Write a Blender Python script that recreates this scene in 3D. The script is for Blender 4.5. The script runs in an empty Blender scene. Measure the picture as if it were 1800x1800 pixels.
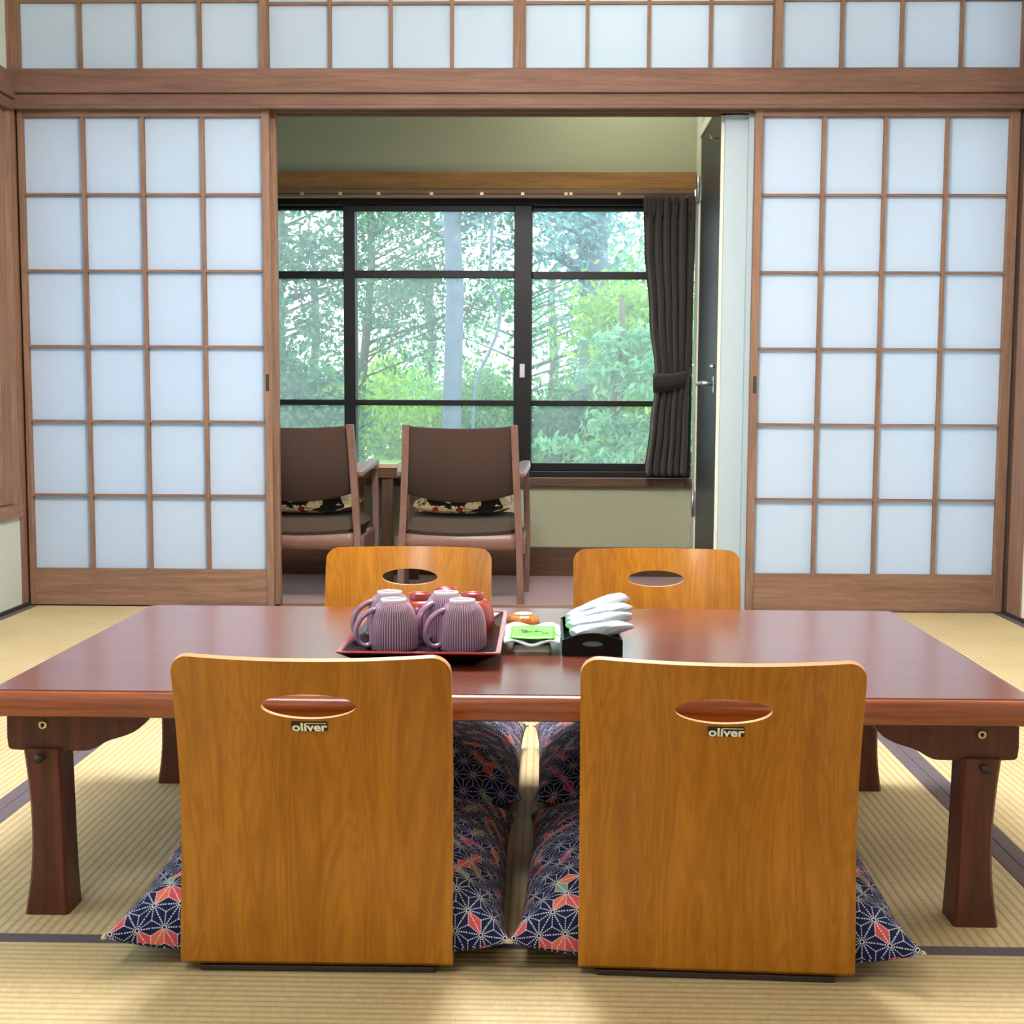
import bpy, bmesh, math, random
from mathutils import Vector, Matrix
import numpy as np

S = bpy.context.scene
C = S.collection
PI = math.pi

# ------------------------------------------------------------------ camera
CAM_F, CAM_CY = 2400.0, 931.56           # focal length and principal row for an 1800 x 1800 frame
YAW, PITCH, ROLL = 0.023876, 0.094797, 0.004643
def camera_matrix():
    f = Vector((-math.sin(YAW)*math.cos(PITCH), math.cos(YAW)*math.cos(PITCH), -math.sin(PITCH)))
    r = Vector((math.cos(YAW), math.sin(YAW), 0)); d = f.cross(r)
    r2 = r*math.cos(ROLL) - d*math.sin(ROLL)
    d2 = r*math.sin(ROLL) + d*math.cos(ROLL)
    m = Matrix((r2, -d2, -f)).transposed().to_4x4()
    m.translation = (0, 0, 0.75)
    return m
cd = bpy.data.cameras.new('camera'); cam = bpy.data.objects.new('camera', cd); C.objects.link(cam)
cd.sensor_fit = 'HORIZONTAL'; cd.sensor_width = 36.0; cd.lens = 36.0*CAM_F/1800.0
cd.shift_x = 0.0; cd.shift_y = (CAM_CY-900.0)/1800.0
cd.clip_start = 0.05; cd.clip_end = 200
cam.matrix_world = camera_matrix()
S.camera = cam

# ------------------------------------------------------------------ world (overcast sky) and view
W = bpy.data.worlds.new('world'); S.world = W; W.use_nodes = True
W.node_tree.nodes['Background'].inputs[0].default_value = (0.80, 0.93, 1.0, 1)
W.node_tree.nodes['Background'].inputs[1].default_value = 3.3
S.view_settings.view_transform = 'Standard'; S.view_settings.look = 'None'
S.view_settings.gamma = 1.0; S.view_settings.use_curve_mapping = False
S.view_settings.exposure = 0.2
ROOM_LAMP = 78.0          # radiance of the ceiling lamp diffuser over the table
NEAR_FILL = 21.0         # radiance of the unseen lamp added as fill in the near half
SUNROOM_LAMP = 46.0       # radiance of the small sunroom ceiling lamp

# ------------------------------------------------------------------ node helper
class V:
    """a shader value with arithmetic"""
    def __init__(s, t, v): s.t, s.v = t, v
    def _b(s, op, o, rev=False):
        a, b = (o, s) if rev else (s, o)
        return s.t.m(op, a, b)
    def __add__(s, o): return s._b('ADD', o)
    def __radd__(s, o): return s._b('ADD', o, True)
    def __sub__(s, o): return s._b('SUBTRACT', o)
    def __rsub__(s, o): return s._b('SUBTRACT', o, True)
    def __mul__(s, o): return s._b('MULTIPLY', o)
    def __rmul__(s, o): return s._b('MULTIPLY', o, True)
    def __truediv__(s, o): return s._b('DIVIDE', o)
    def __lt__(s, o): return s._b('LESS_THAN', o)
    def __gt__(s, o): return s._b('GREATER_THAN', o)
class T:
    def __init__(s, name):
        s.mat = bpy.data.materials.new(name); s.mat.use_nodes = True
        s.nt = s.mat.node_tree; s.nt.nodes.clear()
        s.out = s.nt.nodes.new('ShaderNodeOutputMaterial')
    def n(s, typ, **kw):
        nd = s.nt.nodes.new(typ)
        for k, v in kw.items(): setattr(nd, k, v)
        return nd
    def put(s, sock, v):
        if isinstance(v, V): s.nt.links.new(v.v, sock)
        elif hasattr(v, 'is_output'): s.nt.links.new(v, sock)
        elif v is not None:
            if hasattr(sock.default_value, '__len__') and not hasattr(v, '__len__'): v = (v,)*len(sock.default_value)
            if hasattr(sock.default_value, '__len__') and len(v) == 3 and len(sock.default_value) == 4: v = tuple(v)+(1,)
            sock.default_value = v
    def m(s, op, a, b=None, c=None):
        nd = s.n('ShaderNodeMath', operation=op)
        for i, q in enumerate((a, b, c)):
            if q is not None: s.put(nd.inputs[i], q)
        return V(s, nd.outputs[0])
    def coord(s, kind='Object'):
        return s.n('ShaderNodeTexCoord').outputs[kind]
    def mapping(s, vec, scale=(1,1,1), loc=(0,0,0), rot=(0,0,0)):
        nd = s.n('ShaderNodeMapping'); s.put(nd.inputs[0], vec)
        nd.inputs[1].default_value = loc; nd.inputs[2].default_value = rot; nd.inputs[3].default_value = scale
        return nd.outputs[0]
    def sep(s, vec):
        nd = s.n('ShaderNodeSeparateXYZ'); s.put(nd.inputs[0], vec)
        return [V(s, o) for o in nd.outputs]
    def comb(s, x, y, z=0.0):
        nd = s.n('ShaderNodeCombineXYZ')
        for i, q in enumerate((x, y, z)): s.put(nd.inputs[i], q)
        return nd.outputs[0]
    def noise(s, vec, scale=5, detail=3, rough=.55, dist=0.0):
        nd = s.n('ShaderNodeTexNoise'); s.put(nd.inputs['Vector'], vec)
        nd.inputs['Scale'].default_value = scale; nd.inputs['Detail'].default_value = detail
        nd.inputs['Roughness'].default_value = rough; nd.inputs['Distortion'].default_value = dist
        return V(s, nd.outputs[0])
    def white(s, vec):
        nd = s.n('ShaderNodeTexWhiteNoise'); s.put(nd.inputs[0], vec)
        return V(s, nd.outputs[0]), nd.outputs[1]
    def ramp(s, fac, stops, interp='LINEAR'):
        nd = s.n('ShaderNodeValToRGB'); s.put(nd.inputs[0], fac)
        cr = nd.color_ramp; cr.interpolation = interp
        while len(cr.elements) < len(stops): cr.elements.new(0.5)
        for e, (p, c) in zip(cr.elements, stops):
            e.position = p; e.color = tuple(c)+(1,) if len(c) == 3 else c
        return nd.outputs[0]
    def mix(s, fac, a, b):
        nd = s.n('ShaderNodeMix', data_type='RGBA')
        s.put(nd.inputs[0], fac); s.put(nd.inputs[6], a); s.put(nd.inputs[7], b)
        return nd.outputs[2]
    def bump(s, h, strength=.3, dist=.01):
        nd = s.n('ShaderNodeBump'); s.put(nd.inputs['Height'], h)
        nd.inputs['Strength'].default_value = strength; nd.inputs['Distance'].default_value = dist
        return nd.outputs[0]
    def bsdf(s, color, rough=.5, spec=.5, metal=0.0, normal=None, coat=0.0, coat_rough=.1, sheen=0.0, emit=None, es=0.0):
        nd = s.n('ShaderNodeBsdfPrincipled')
        s.put(nd.inputs['Base Color'], color); s.put(nd.inputs['Roughness'], rough)
        nd.inputs['Specular IOR Level'].default_value = spec; nd.inputs['Metallic'].default_value = metal
        nd.inputs['Coat Weight'].default_value = coat; nd.inputs['Coat Roughness'].default_value = coat_rough
        nd.inputs['Sheen Weight'].default_value = sheen
        if normal is not None: s.put(nd.inputs['Normal'], normal)
        if emit is not None: s.put(nd.inputs['Emission Color'], emit); nd.inputs['Emission Strength'].default_value = es
        s.nt.links.new(nd.outputs[0], s.out.inputs[0])
        return nd
def lin(r, g, b):
    f = lambda c: (c/255/12.92) if c/255 <= .04045 else ((c/255+.055)/1.055)**2.4
    return (f(r), f(g), f(b))

M = {}
def plain(name, col, rough=.5, spec=.5, metal=0, coat=0.0, coat_rough=.1, sheen=0.0, nscale=30, namt=.06):
    t = T(name); v = t.noise(t.coord(), nscale, 3)
    c2 = tuple(max(0, c*(1-namt*2)) for c in col); c1 = tuple(min(1, c*(1+namt*2)) for c in col)
    t.bsdf(t.mix(v, c2, c1), rough, spec, metal, None, coat, coat_rough, sheen)
    M[name] = t.mat; return t.mat
def wood(name, dark, light, axis='Z', rough=.5, spec=.4, coat=0.0, coat_rough=.12, gscale=1.0, contrast=(.3,.7), bump=.05):
    t = T(name); co = t.coord()
    k = {'X': (.06, 1, 1), 'Y': (1, .06, 1), 'Z': (1, 1, .06)}[axis]
    info = t.n('ShaderNodeObjectInfo').outputs['Location']
    ad = t.n('ShaderNodeVectorMath', operation='ADD'); t.put(ad.inputs[0], co); t.put(ad.inputs[1], info)
    a = t.noise(t.mapping(ad.outputs[0], tuple(q*55*gscale for q in k)), 1.0, 4, .6, .6)
    b = t.noise(t.mapping(ad.outputs[0], tuple(q*260*gscale for q in k)), 1.0, 2, .6)
    f = a*.65 + b*.35
    col = t.ramp(f, [(contrast[0], dark), (contrast[1], light)])
    t.bsdf(col, rough, spec, 0, t.bump(b, bump, .002), coat, coat_rough)
    M[name] = t.mat; return t.mat

WD, WL = lin(104, 78, 64), lin(144, 112, 92)
for ax in 'XYZ': wood('wood_'+ax, WD, WL, ax, .6, .25)
BD, BL = lin(88, 64, 54), lin(120, 92, 80)
for ax in 'XY': wood('beam_'+ax, BD, BL, ax, .62, .22)
for ax in 'XYZ': wood('sunwood_'+ax, lin(120, 84, 48), lin(168, 124, 70), ax, .45)
for ax in 'XYZ': wood('darkwood_'+ax, lin(58, 38, 28), lin(98, 70, 48), ax, .5)
for ax in 'XYZ': wood('chairwood_'+ax, lin(94, 66, 58), lin(128, 96, 88), ax, .38, gscale=1.6)
plain('darkline', (.02, .016, .014), .7)
plain('plaster', lin(158, 161, 138), .85, .2, nscale=180, namt=.05)
plain('plaster_white', lin(166, 182, 190), .8, .2, nscale=180, namt=.03)
plain('plaster_green', lin(182, 190, 182), .85, .2, nscale=160, namt=.05)
plain('plaster_bright', lin(226, 226, 220), .85, .2, nscale=160, namt=.03)
plain('cream_paint', lin(214, 214, 196), .45, .4, nscale=60, namt=.02)
plain('ceiling_wood', lin(222, 206, 180), .6, .3, nscale=8)
plain('carpet', lin(134, 100, 103), .95, .1, sheen=.3, nscale=500, namt=.12)
plain('black_frame', (.005, .005, .007), .4, .3)
plain('door_dark', (.018, .017, .017), .42, .4, nscale=40)
plain('steel', (.42, .43, .45), .42, .5, 1.0, nscale=80, namt=.03)
plain('brass', (.62, .52, .30), .35, .5, 1.0, nscale=90, namt=.05)
plain('border_cloth', lin(92, 84, 90), .8, .2, nscale=700, namt=.12)
plain('black_lacquer', (.004, .004, .004), .25, .18)
plain('red_lacquer', lin(150, 26, 34), .16, .6, coat=.6, coat_rough=.06)
plain('red_bowl', lin(150, 40, 34), .30, .5, coat=.4, coat_rough=.12)
plain('red_bowl_dark', lin(70, 18, 18), .35, .5)
plain('mug_glaze', lin(138, 104, 132), .24, .5, coat=.4, coat_rough=.08, nscale=60, namt=.05)
plain('mug_foot', lin(210, 212, 220), .25, .5, coat=.5)
plain('porcelain', lin(222, 236, 240), .12, .5, coat=.6, coat_rough=.04, namt=.01)
plain('sweet_wrap', lin(196, 112, 44), .25, .5, coat=.5, nscale=160, namt=.2)
plain('sweet_top', lin(178, 168, 150), .3, .5)
plain('packet_green', lin(112, 226, 60), .3, .5, coat=.3, nscale=90, namt=.04)
plain('packet_green_pale', lin(172, 240, 140), .35, .5)
plain('ink_green', lin(14, 60, 34), .6)
plain('ink_red', lin(196, 60, 50), .6)
plain('towel_wrap', lin(164, 178, 190), .3, .5, coat=.5, coat_rough=.05, nscale=90, namt=.08)
plain('ply_edge', lin(208, 152, 110), .5, .3, nscale=200, namt=.05)
plain('label_black', (.012, .012, .012), .3, .5)
plain('label_ink', lin(240, 238, 225), .5, .4)
plain('fabric_brown', lin(62, 48, 43), .95, .08, sheen=.08, nscale=420, namt=.14)
plain('fabric_seat', lin(70, 59, 51), .95, .08, sheen=.08, nscale=420, namt=.14)
plain('curtain_cloth', lin(56, 48, 45), .9, .1, sheen=.12, nscale=600, namt=.10)
plain('tieback_cloth', lin(46, 41, 39), .9, .1, sheen=.12, nscale=600, namt=.10)
plain('rail_brown', lin(120, 92, 70), .4, .5, nscale=40)
plain('pale_top', lin(190, 170, 140), .12, .5, coat=1.0, coat_rough=.05)
plain('peg_dark', (.03, .02, .018), .4)
plain('cord_grey', (.2, .2, .2), .6)
plain('tassel', lin(196, 180, 150), .8)
plain('earth', lin(92, 110, 60), .95, nscale=2, namt=.2)
plain('bark_grey', lin(112, 122, 140), .9, .1, nscale=14, namt=.25)
plain('bark_brown', lin(104, 96, 86), .9, .1, nscale=14, namt=.25)

def mat_table():
    t = T('table_lacquer'); co = t.coord()
    a = t.noise(t.mapping(co, (4, 130, 130)), 1, 4, .6, .5)
    col = t.ramp(a, [(.3, lin(82, 34, 24)), (.7, lin(118, 54, 34))])
    t.bsdf(col, .28, .5, 0, t.bump(a, .02, .001), .7, .17)
    M['table_lacquer'] = t.mat
    t = T('table_leg'); co = t.coord()
    a = t.noise(t.mapping(co, (60, 60, 4)), 1, 3, .6)
    t.bsdf(t.ramp(a, [(.3, lin(62, 26, 16)), (.7, lin(96, 46, 30))]), .42, .4, 0, None, .1, .25)
    M['table_leg'] = t.mat
    t = T('table_edge'); co = t.coord()
    a = t.noise(t.mapping(co, (6, 120, 120)), 1, 4, .6, .5)
    t.bsdf(t.ramp(a, [(.3, lin(112, 50, 24)), (.7, lin(150, 76, 36))]), .30, .5, 0, None, .6, .10)
    M['table_edge'] = t.mat
mat_table()

def mat_mug():
    t = T('mug_ribbed'); x, y, z = t.sep(t.coord())
    rib = t.m('COSINE', t.m('ARCTAN2', y, x)*56.0)
    col = t.mix(rib*.5+.5, lin(98, 66, 96), lin(184, 152, 178))
    t.bsdf(col, .24, .5, 0, None, .4, .08); M['mug_ribbed'] = t.mat
mat_mug()
def mat_zaisu():
    t = T('zaisu_veneer'); co = t.coord()
    info = t.n('ShaderNodeObjectInfo').outputs['Random']
    off = V(t, info)*37.0
    x, y, z = t.sep(co)
    p = t.comb(x*9.0+off, y*2.0, z*1.1+off)
    big = t.noise(p, 1.6, 3, .5, 1.2)
    lines = t.m('SINE', big*70.0 + x*55.0)
    fine = t.noise(t.comb(x*420.0+off, y*60.0, z*26.0), 1, 3, .6)
    streak = t.noise(t.comb(x*30.0+off, y*8.0, z*2.0), 1, 3, .6, .4)
    f = lines*.05 + fine*.30 + streak*.45 + .14
    col = t.ramp(f, [(.28, lin(136, 80, 8)), (.5, lin(162, 102, 14)), (.74, lin(186, 124, 28))])
    t.bsdf(col, .36, .35, 0, t.bump(fine, .05, .001), .22, .14)
    M['zaisu_veneer'] = t.mat
mat_zaisu()

def mat_tatami():
    t = T('tatami'); co = t.coord()
    x, y, z = t.sep(co)
    pitch = .0148
    ph = x/pitch
    ridge = t.m('POWER', t.m('ABSOLUTE', t.m('SINE', ph*PI)), .55)
    row = t.m('FLOOR', ph)
    rnd, _ = t.white(t.comb(row, 0.0))
    # single rush stalks crossing the ridges
    stalk = t.noise(t.comb(x*60.0, y*620.0), 1, 2, .6)
    knot = t.noise(t.comb(x*30.0 + rnd*9.0, y*75.0), 1, 2, .7)
    tone = t.noise(t.mapping(co, (3, 3, 1)), 1.2, 3)
    base = t.ramp(stalk*.35 + knot*.3 + tone*.35, [(.3, lin(172, 153, 110)), (.52, lin(195, 177, 134)), (.75, lin(211, 197, 159))])
    col = t.mix(t.m('MULTIPLY', t.m('SUBTRACT', 1.0, ridge), .62), base, lin(130, 108, 72))
    h = ridge*.8 + stalk*.18
    t.bsdf(col, .62, .3, 0, t.bump(h, .55, .0022))
    M['tatami'] = t.mat
mat_tatami()

def mat_paper():
    t = T('shoji_paper'); co = t.coord()
    f = t.noise(t.mapping(co, (1, 1, 1)), 220, 4, .6)
    col = t.mix(f, (.71, .83, .96), (.75, .86, .98))
    d = t.n('ShaderNodeBsdfDiffuse'); t.put(d.inputs[0], col)
    tr = t.n('ShaderNodeBsdfTranslucent'); t.put(tr.inputs[0], col)
    mx = t.n('ShaderNodeMixShader'); mx.inputs[0].default_value = .5
    t.nt.links.new(d.outputs[0], mx.inputs[1]); t.nt.links.new(tr.outputs[0], mx.inputs[2])
    t.nt.links.new(mx.outputs[0], t.out.inputs[0])
    M['shoji_paper'] = t.mat
mat_paper()

def mat_glass():
    t = T('window_glass')
    tp = t.n('ShaderNodeBsdfTransparent'); tp.inputs[0].default_value = (.95, .98, .98, 1)
    ve = t.n('ShaderNodeBsdfTranslucent'); ve.inputs[0].default_value = (.9, .97, 1, 1)
    gl = t.n('ShaderNodeBsdfGlossy'); gl.inputs['Roughness'].default_value = .02
    m1 = t.n('ShaderNodeMixShader')
    haze = t.noise(t.mapping(t.coord(), (1, 1, 1)), 1.6, 3)  # uneven translucent veil puts the bright outdoor haze into the pane
    t.put(m1.inputs[0], haze*.12+.03)
    m2 = t.n('ShaderNodeMixShader'); m2.inputs[0].default_value = .012
    t.nt.links.new(tp.outputs[0], m1.inputs[1]); t.nt.links.new(ve.outputs[0], m1.inputs[2])
    t.nt.links.new(m1.outputs[0], m2.inputs[1]); t.nt.links.new(gl.outputs[0], m2.inputs[2])
    t.nt.links.new(m2.outputs[0], t.out.inputs[0])
    M['window_glass'] = t.mat
mat_glass()

def mat_leaf(name, a, b):
    t = T(name)
    isl = V(t, t.n('ShaderNodeNewGeometry').outputs['Random Per Island'])
    col = t.mix(isl, a, b)
    d = t.n('ShaderNodeBsdfDiffuse'); t.put(d.inputs[0], col)
    tr = t.n('ShaderNodeBsdfTranslucent'); t.put(tr.inputs[0], col)
    mx = t.n('ShaderNodeMixShader'); mx.inputs[0].default_value = .5
    t.nt.links.new(d.outputs[0], mx.inputs[1]); t.nt.links.new(tr.outputs[0], mx.inputs[2])
    t.nt.links.new(mx.outputs[0], t.out.inputs[0]); M[name] = t.mat
mat_leaf('leaf_dark', lin(48, 92, 70), lin(112, 164, 122))
mat_leaf('leaf_mid', lin(76, 138, 78), lin(148, 204, 128))
mat_leaf('leaf_bright', lin(112, 170, 56), lin(196, 226, 104))
mat_leaf('leaf_pale', lin(86, 158, 116), lin(166, 216, 160))
mat_leaf('leaf_blue', lin(84, 134, 140), lin(156, 200, 200))

def mat_emit(name, col, s):
    t = T(name); e = t.n('ShaderNodeEmission'); e.inputs[0].default_value = tuple(col)+(1,); e.inputs[1].default_value = s
    t.nt.links.new(e.outputs[0], t.out.inputs[0]); M[name] = t.mat
mat_emit('lamp_diffuser', (.98, .98, 1.0), ROOM_LAMP)
mat_emit('fill_diffuser', (.98, .98, 1.0), NEAR_FILL)
mat_emit('sunroom_diffuser', (1.0, .93, .70), SUNROOM_LAMP)

def mat_asanoha():
    """navy cotton stitched with the hemp-leaf star pattern"""
    t = T('asanoha_cloth'); uv = t.coord('UV')
    x, y, _ = t.sep(uv)                       # UV in metres
    a = .035
    v = y*(2/math.sqrt(3)/a); u = x/a - v*.5
    iu, iv = t.m('FLOOR', u), t.m('FLOOR', v)
    fu, fv = u-iu, v-iv
    up = (fu+fv) > 1.0
    b1 = fu + up*(1.0-fu*2.0)                 # mirrored in the upper triangle
    b2 = fv + up*(1.0-fv*2.0)
    b3 = 1.0-b1-b2
    mn = t.m('MINIMUM', t.m('MINIMUM', b1, b2), b3)
    mxx = t.m('MAXIMUM', t.m('MAXIMUM', b1, b2), b3)
    mid = 1.0-mn-mxx
    lw = .031
    line = t.m('MAXIMUM', mn < lw, (mid-mn) < lw*1.35)
    dash = t.m('FRACT', mxx*11.0+.2) < .62
    heart = mxx > .94
    # which diamond (edge of the triangular net) the point lies in
    e1 = (b1-mn) < 1e-5
    e2 = t.m('MULTIPLY', 1.0-e1, (b2-mn) < 1e-5)
    e3 = 1.0-e1-e2
    mu = iu + e1*up + e2*.5 + e3*.5
    mv = iv + e1*.5 + e2*up + e3*.5
    rnd, rc = t.white(t.comb(t.m('ROUND', mu*2.0), t.m('ROUND', mv*2.0), 3.0))
    r2, _ = t.white(t.comb(t.m('ROUND', mv*2.0), t.m('ROUND', mu*2.0), 8.0))
    pick = rnd > .84
    patch = t.ramp(r2, [(0, lin(206, 84, 84)), (.25, lin(226, 112, 84)), (.45, lin(178, 66, 110)), (.62, lin(150, 112, 72)), (.8, lin(128, 164, 138)), (.92, lin(206, 84, 84))], 'CONSTANT')
    weave = t.noise(uv, 900, 2)
    navy = t.mix(weave, lin(11, 17, 50), lin(22, 32, 78))
    hatch = t.m('FRACT', (x+y)*330.0) > .3
    col = t.mix(t.m('MULTIPLY', pick, t.m('MULTIPLY_ADD', hatch, .6, .4)), navy, patch)
    st = t.m('MULTIPLY', line, dash)
    col = t.mix(st, col, lin(192, 196, 208))
    col = t.mix(heart, col, (.012, .012, .02))
    t.bsdf(col, .85, .2, 0, t.bump(st, .25, .001), sheen=.03)
    M['asanoha_cloth'] = t.mat
mat_asanoha()

def mat_floral():
    t = T('floral_cloth'); uv = t.coord('UV')
    big = t.noise(uv, 9, 2, .5, .8)
    ground = t.mix(big > .47, lin(22, 20, 22), lin(226, 208, 170))
    vo = t.n('ShaderNodeTexVoronoi'); t.put(vo.inputs['Vector'], uv); vo.inputs['Scale'].default_value = 22
    d = V(t, vo.outputs['Distance'])
    rnd, _ = t.white(vo.outputs['Color'])
    ang = t.noise(uv, 160, 1)
    fl = t.ramp(rnd, [(0, lin(176, 34, 44)), (.34, lin(232, 224, 214)), (.62, lin(196, 132, 58)), (.8, lin(132, 26, 40))], 'CONSTANT')
    col = t.mix((d + ang*.25) < .42, ground, fl)
    col = t.mix(d < .10, col, lin(190, 30, 44))
    vine = t.m('ABSOLUTE', t.noise(uv, 26, 2)-.5) < .012
    col = t.mix(vine, col, lin(30, 26, 26))
    t.bsdf(col, .8, .2, sheen=.1); M['floral_cloth'] = t.mat
mat_floral()

# ------------------------------------------------------------------ mesh helper
class MB:
    def __init__(s): s.v, s.f, s.mi, s.sm, s.uv = [], [], [], [], {}
    def add(s, vs, fs, mi=0, smooth=False):
        o = len(s.v); s.v += [tuple(q) for q in vs]
        for f in fs: s.f.append(tuple(i+o for i in f)); s.mi.append(mi); s.sm.append(smooth)
        return s
    def box(s, x0, x1, y0, y1, z0, z1, mi=0):
        vs = [(x0,y0,z0),(x1,y0,z0),(x1,y1,z0),(x0,y1,z0),(x0,y0,z1),(x1,y0,z1),(x1,y1,z1),(x0,y1,z1)]
        return s.add(vs, [(0,3,2,1),(4,5,6,7),(0,1,5,4),(1,2,6,5),(2,3,7,6),(3,0,4,7)], mi)
    def loops(s, loops, mi=0, smooth=False, cap0=True, cap1=True, close=True):
        n = len(loops[0]); vs = [p for L in loops for p in L]; fs = []
        for k in range(len(loops)-1):
            for i in range(n if close else n-1):
                j = (i+1) % n
                fs.append((k*n+i, k*n+j, (k+1)*n+j, (k+1)*n+i))
        if cap0: fs.append(tuple(reversed(range(n))))
        if cap1: fs.append(tuple((len(loops)-1)*n+i for i in range(n)))
        return s.add(vs, fs, mi, smooth)
    def lathe(s, prof, c=(0,0,0), n=32, mi=0, smooth=True, cap0=True, cap1=True):
        L = [[(c[0]+r*math.cos(2*PI*i/n), c[1]+r*math.sin(2*PI*i/n), c[2]+z) for i in range(n)] for r, z in prof]
        return s.loops(L, mi, smooth, cap0, cap1)
    def tube(s, pts, rad, n=8, mi=0, smooth=True):
        pts = [Vector(p) for p in pts]; L = []
        rad = rad if hasattr(rad, '__len__') else [rad]*len(pts)
        ref = Vector((0, 0, 1)) if abs((pts[-1]-pts[0]).normalized().z) < .9 else Vector((0, 1, 0))
        for i, p in enumerate(pts):
            d = (pts[min(i+1, len(pts)-1)]-pts[max(i-1, 0)]).normalized()
            a = d.cross(ref).normalized(); b = d.cross(a).normalized()
            L.append([tuple(p + (a*math.cos(2*PI*k/n)+b*math.sin(2*PI*k/n))*rad[i]) for k in range(n)])
        return s.loops(L, mi, smooth)
    def prism(s, poly, y0, y1, mi=0):
        """polygon in x,z pushed along y"""
        return s.loops([[(x, y0, z) for x, z in poly], [(x, y1, z) for x, z in poly]], mi)
    def mesh(s, name, mats):
        me = bpy.data.meshes.new(name); me.from_pydata(s.v, [], s.f)
        for m in (mats if isinstance(mats, (list, tuple)) else [mats]): me.materials.append(M[m] if isinstance(m, str) else m)
        me.polygons.foreach_set('material_index', s.mi); me.polygons.foreach_set('use_smooth', s.sm)
        bm = bmesh.new(); bm.from_mesh(me); bmesh.ops.recalc_face_normals(bm, faces=bm.faces); bm.to_mesh(me); bm.free()
        me.update(); return me
    def build(s, name, mats, parent=None, loc=(0,0,0), rz=0.0, bevel=0.0, seg=2):
        return put(name, s.mesh(name, mats), parent, loc, rz, bevel, seg)
def put(name, me, parent=None, loc=(0,0,0), rz=0.0, bevel=0.0, seg=2):
    o = bpy.data.objects.new(name, me); C.objects.link(o)
    o.location = loc; o.rotation_euler = (0, 0, rz)
    if parent is not None: o.parent = parent
    if bevel:
        b = o.modifiers.new('bevel', 'BEVEL'); b.width = bevel; b.segments = seg; b.limit_method = 'ANGLE'; b.angle_limit = .7
    return o
def tag(o, label=None, cat=None, group=None, kind=None):
    if label: o['label'] = label
    if cat: o['category'] = cat
    if group: o['group'] = group
    if kind: o['kind'] = kind
    return o
def empty(name, loc=(0,0,0), rz=0.0):
    o = bpy.data.objects.new(name, None); C.objects.link(o); o.location = loc; o.rotation_euler = (0, 0, rz)
    o.empty_display_size = .05; return o
def copy_tree(o, parent=None):
    c = o.copy(); C.objects.link(c); c.parent = parent
    for ch in list(o.children): copy_tree(ch, c)
    return c
def boxobj(name, b, mat, parent=None, bevel=0.0):
    return MB().box(*b).build(name, mat, parent, bevel=bevel)
def struct(name, b, mat, label=None, bevel=0.0):
    return tag(boxobj(name, b, mat, None, bevel), label, kind='structure')
def chaikin(p, n=2, closed=False):
    for _ in range(n):
        q = [] if closed else [p[0]]
        r = range(len(p)) if closed else range(len(p)-1)
        for i in r:
            a, b = p[i], p[(i+1) % len(p)]
            q += [tuple(.75*u+.25*w for u, w in zip(a, b)), tuple(.25*u+.75*w for u, w in zip(a, b))]
        if not closed: q.append(p[-1])
        p = q
    return p

# ------------------------------------------------------------------ room shell
XL, XR, YW = -1.876, 1.645, 4.905        # left wall, right wall, screen wall
YB, XD = 5.85, .625                      # sunroom window wall, sunroom door wall
RB, HC = -1.3, 2.50                      # wall behind the camera, ceiling height

floor = struct('floor', (XL-.1, XR+.1, RB-.1, 4.87, -.12, -.03), 'darkwood_X', 'tatami mat floor of the main room')
def mat_piece(x0, x1, y0, y1, along):
    """one tatami mat; long side along 'y' or 'x'; cloth borders on the long sides"""
    g = .0006
    x0 += g; x1 -= g; y0 += g; y1 -= g
    cx, cy = (x0+x1)/2, (y0+y1)/2
    w, l = (x1-x0, y1-y0) if along == 'y' else (y1-y0, x1-x0)
    bw = .0285
    o = MB().box(-w/2+bw*.6, w/2-bw*.6, -l/2, l/2, -.03, 0).build('tatami_mat', 'tatami', floor, (cx, cy, 0), 0 if along == 'y' else PI/2)
    for s in (-1, 1):
        a, b = sorted((s*w/2, s*(w/2-bw)))
        MB().box(a, b, -l/2, l/2, -.03, .0012).build('border', 'border_cloth', o, bevel=.0012)
SL, SR, SM = -.988, .777, -.1055
for y0, y1 in ((-.69, 1.075), (1.075, 2.84), (2.84, 4.868)):
    mat_piece(XL+.012, SL, y0, y1, 'y'); mat_piece(SR, XR-.012, y0, y1, 'y')
for x0, x1 in ((SL, SM), (SM, SR)): mat_piece(x0, x1, 1.84, 3.605, 'y')
mat_piece(SL, SR, .96, 1.84, 'x'); mat_piece(SL, SR, .08, .96, 'x'); mat_piece(SL, SR, -.80, .08, 'x')
mat_piece(SL, SR, 3.605, 4.487, 'x'); mat_piece(SL, SR, 4.487, 4.868, 'x')

struct('trim_1', (XL, XL+.012, RB, 4.868, -.03, .012), 'darkline', 'dark strip along the foot of the left wall')
struct('trim_2', (XR-.012, XR, RB, 4.868, -.03, .012), 'darkline', 'dark strip along the foot of the right wall')
sill = struct('trim_3', (XL-.1, XR+.1, 4.87, 4.992, -.12, -.004), 'wood_X', 'wooden floor track under the sliding screens')
struct('floor_sunroom', (XL-.1, XR+.1, 4.992, 6.05, -.12, -.003), 'carpet', 'dusty pink carpet of the sunroom')
struct('ceiling', (XL-.1, XR+.1, RB-.1, 4.99, HC, HC+.05), 'ceiling_wood', 'ceiling of the main room')
struct('ceiling_sunroom', (XL-.1, XR+.1, 4.99, 6.05, 2.36, 2.41), 'plaster_white', 'ceiling of the sunroom')
struct('wall_back', (XL-.1, XR+.1, RB-.1, RB, 0, HC), 'plaster_bright', 'plaster wall behind the camera')

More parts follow.
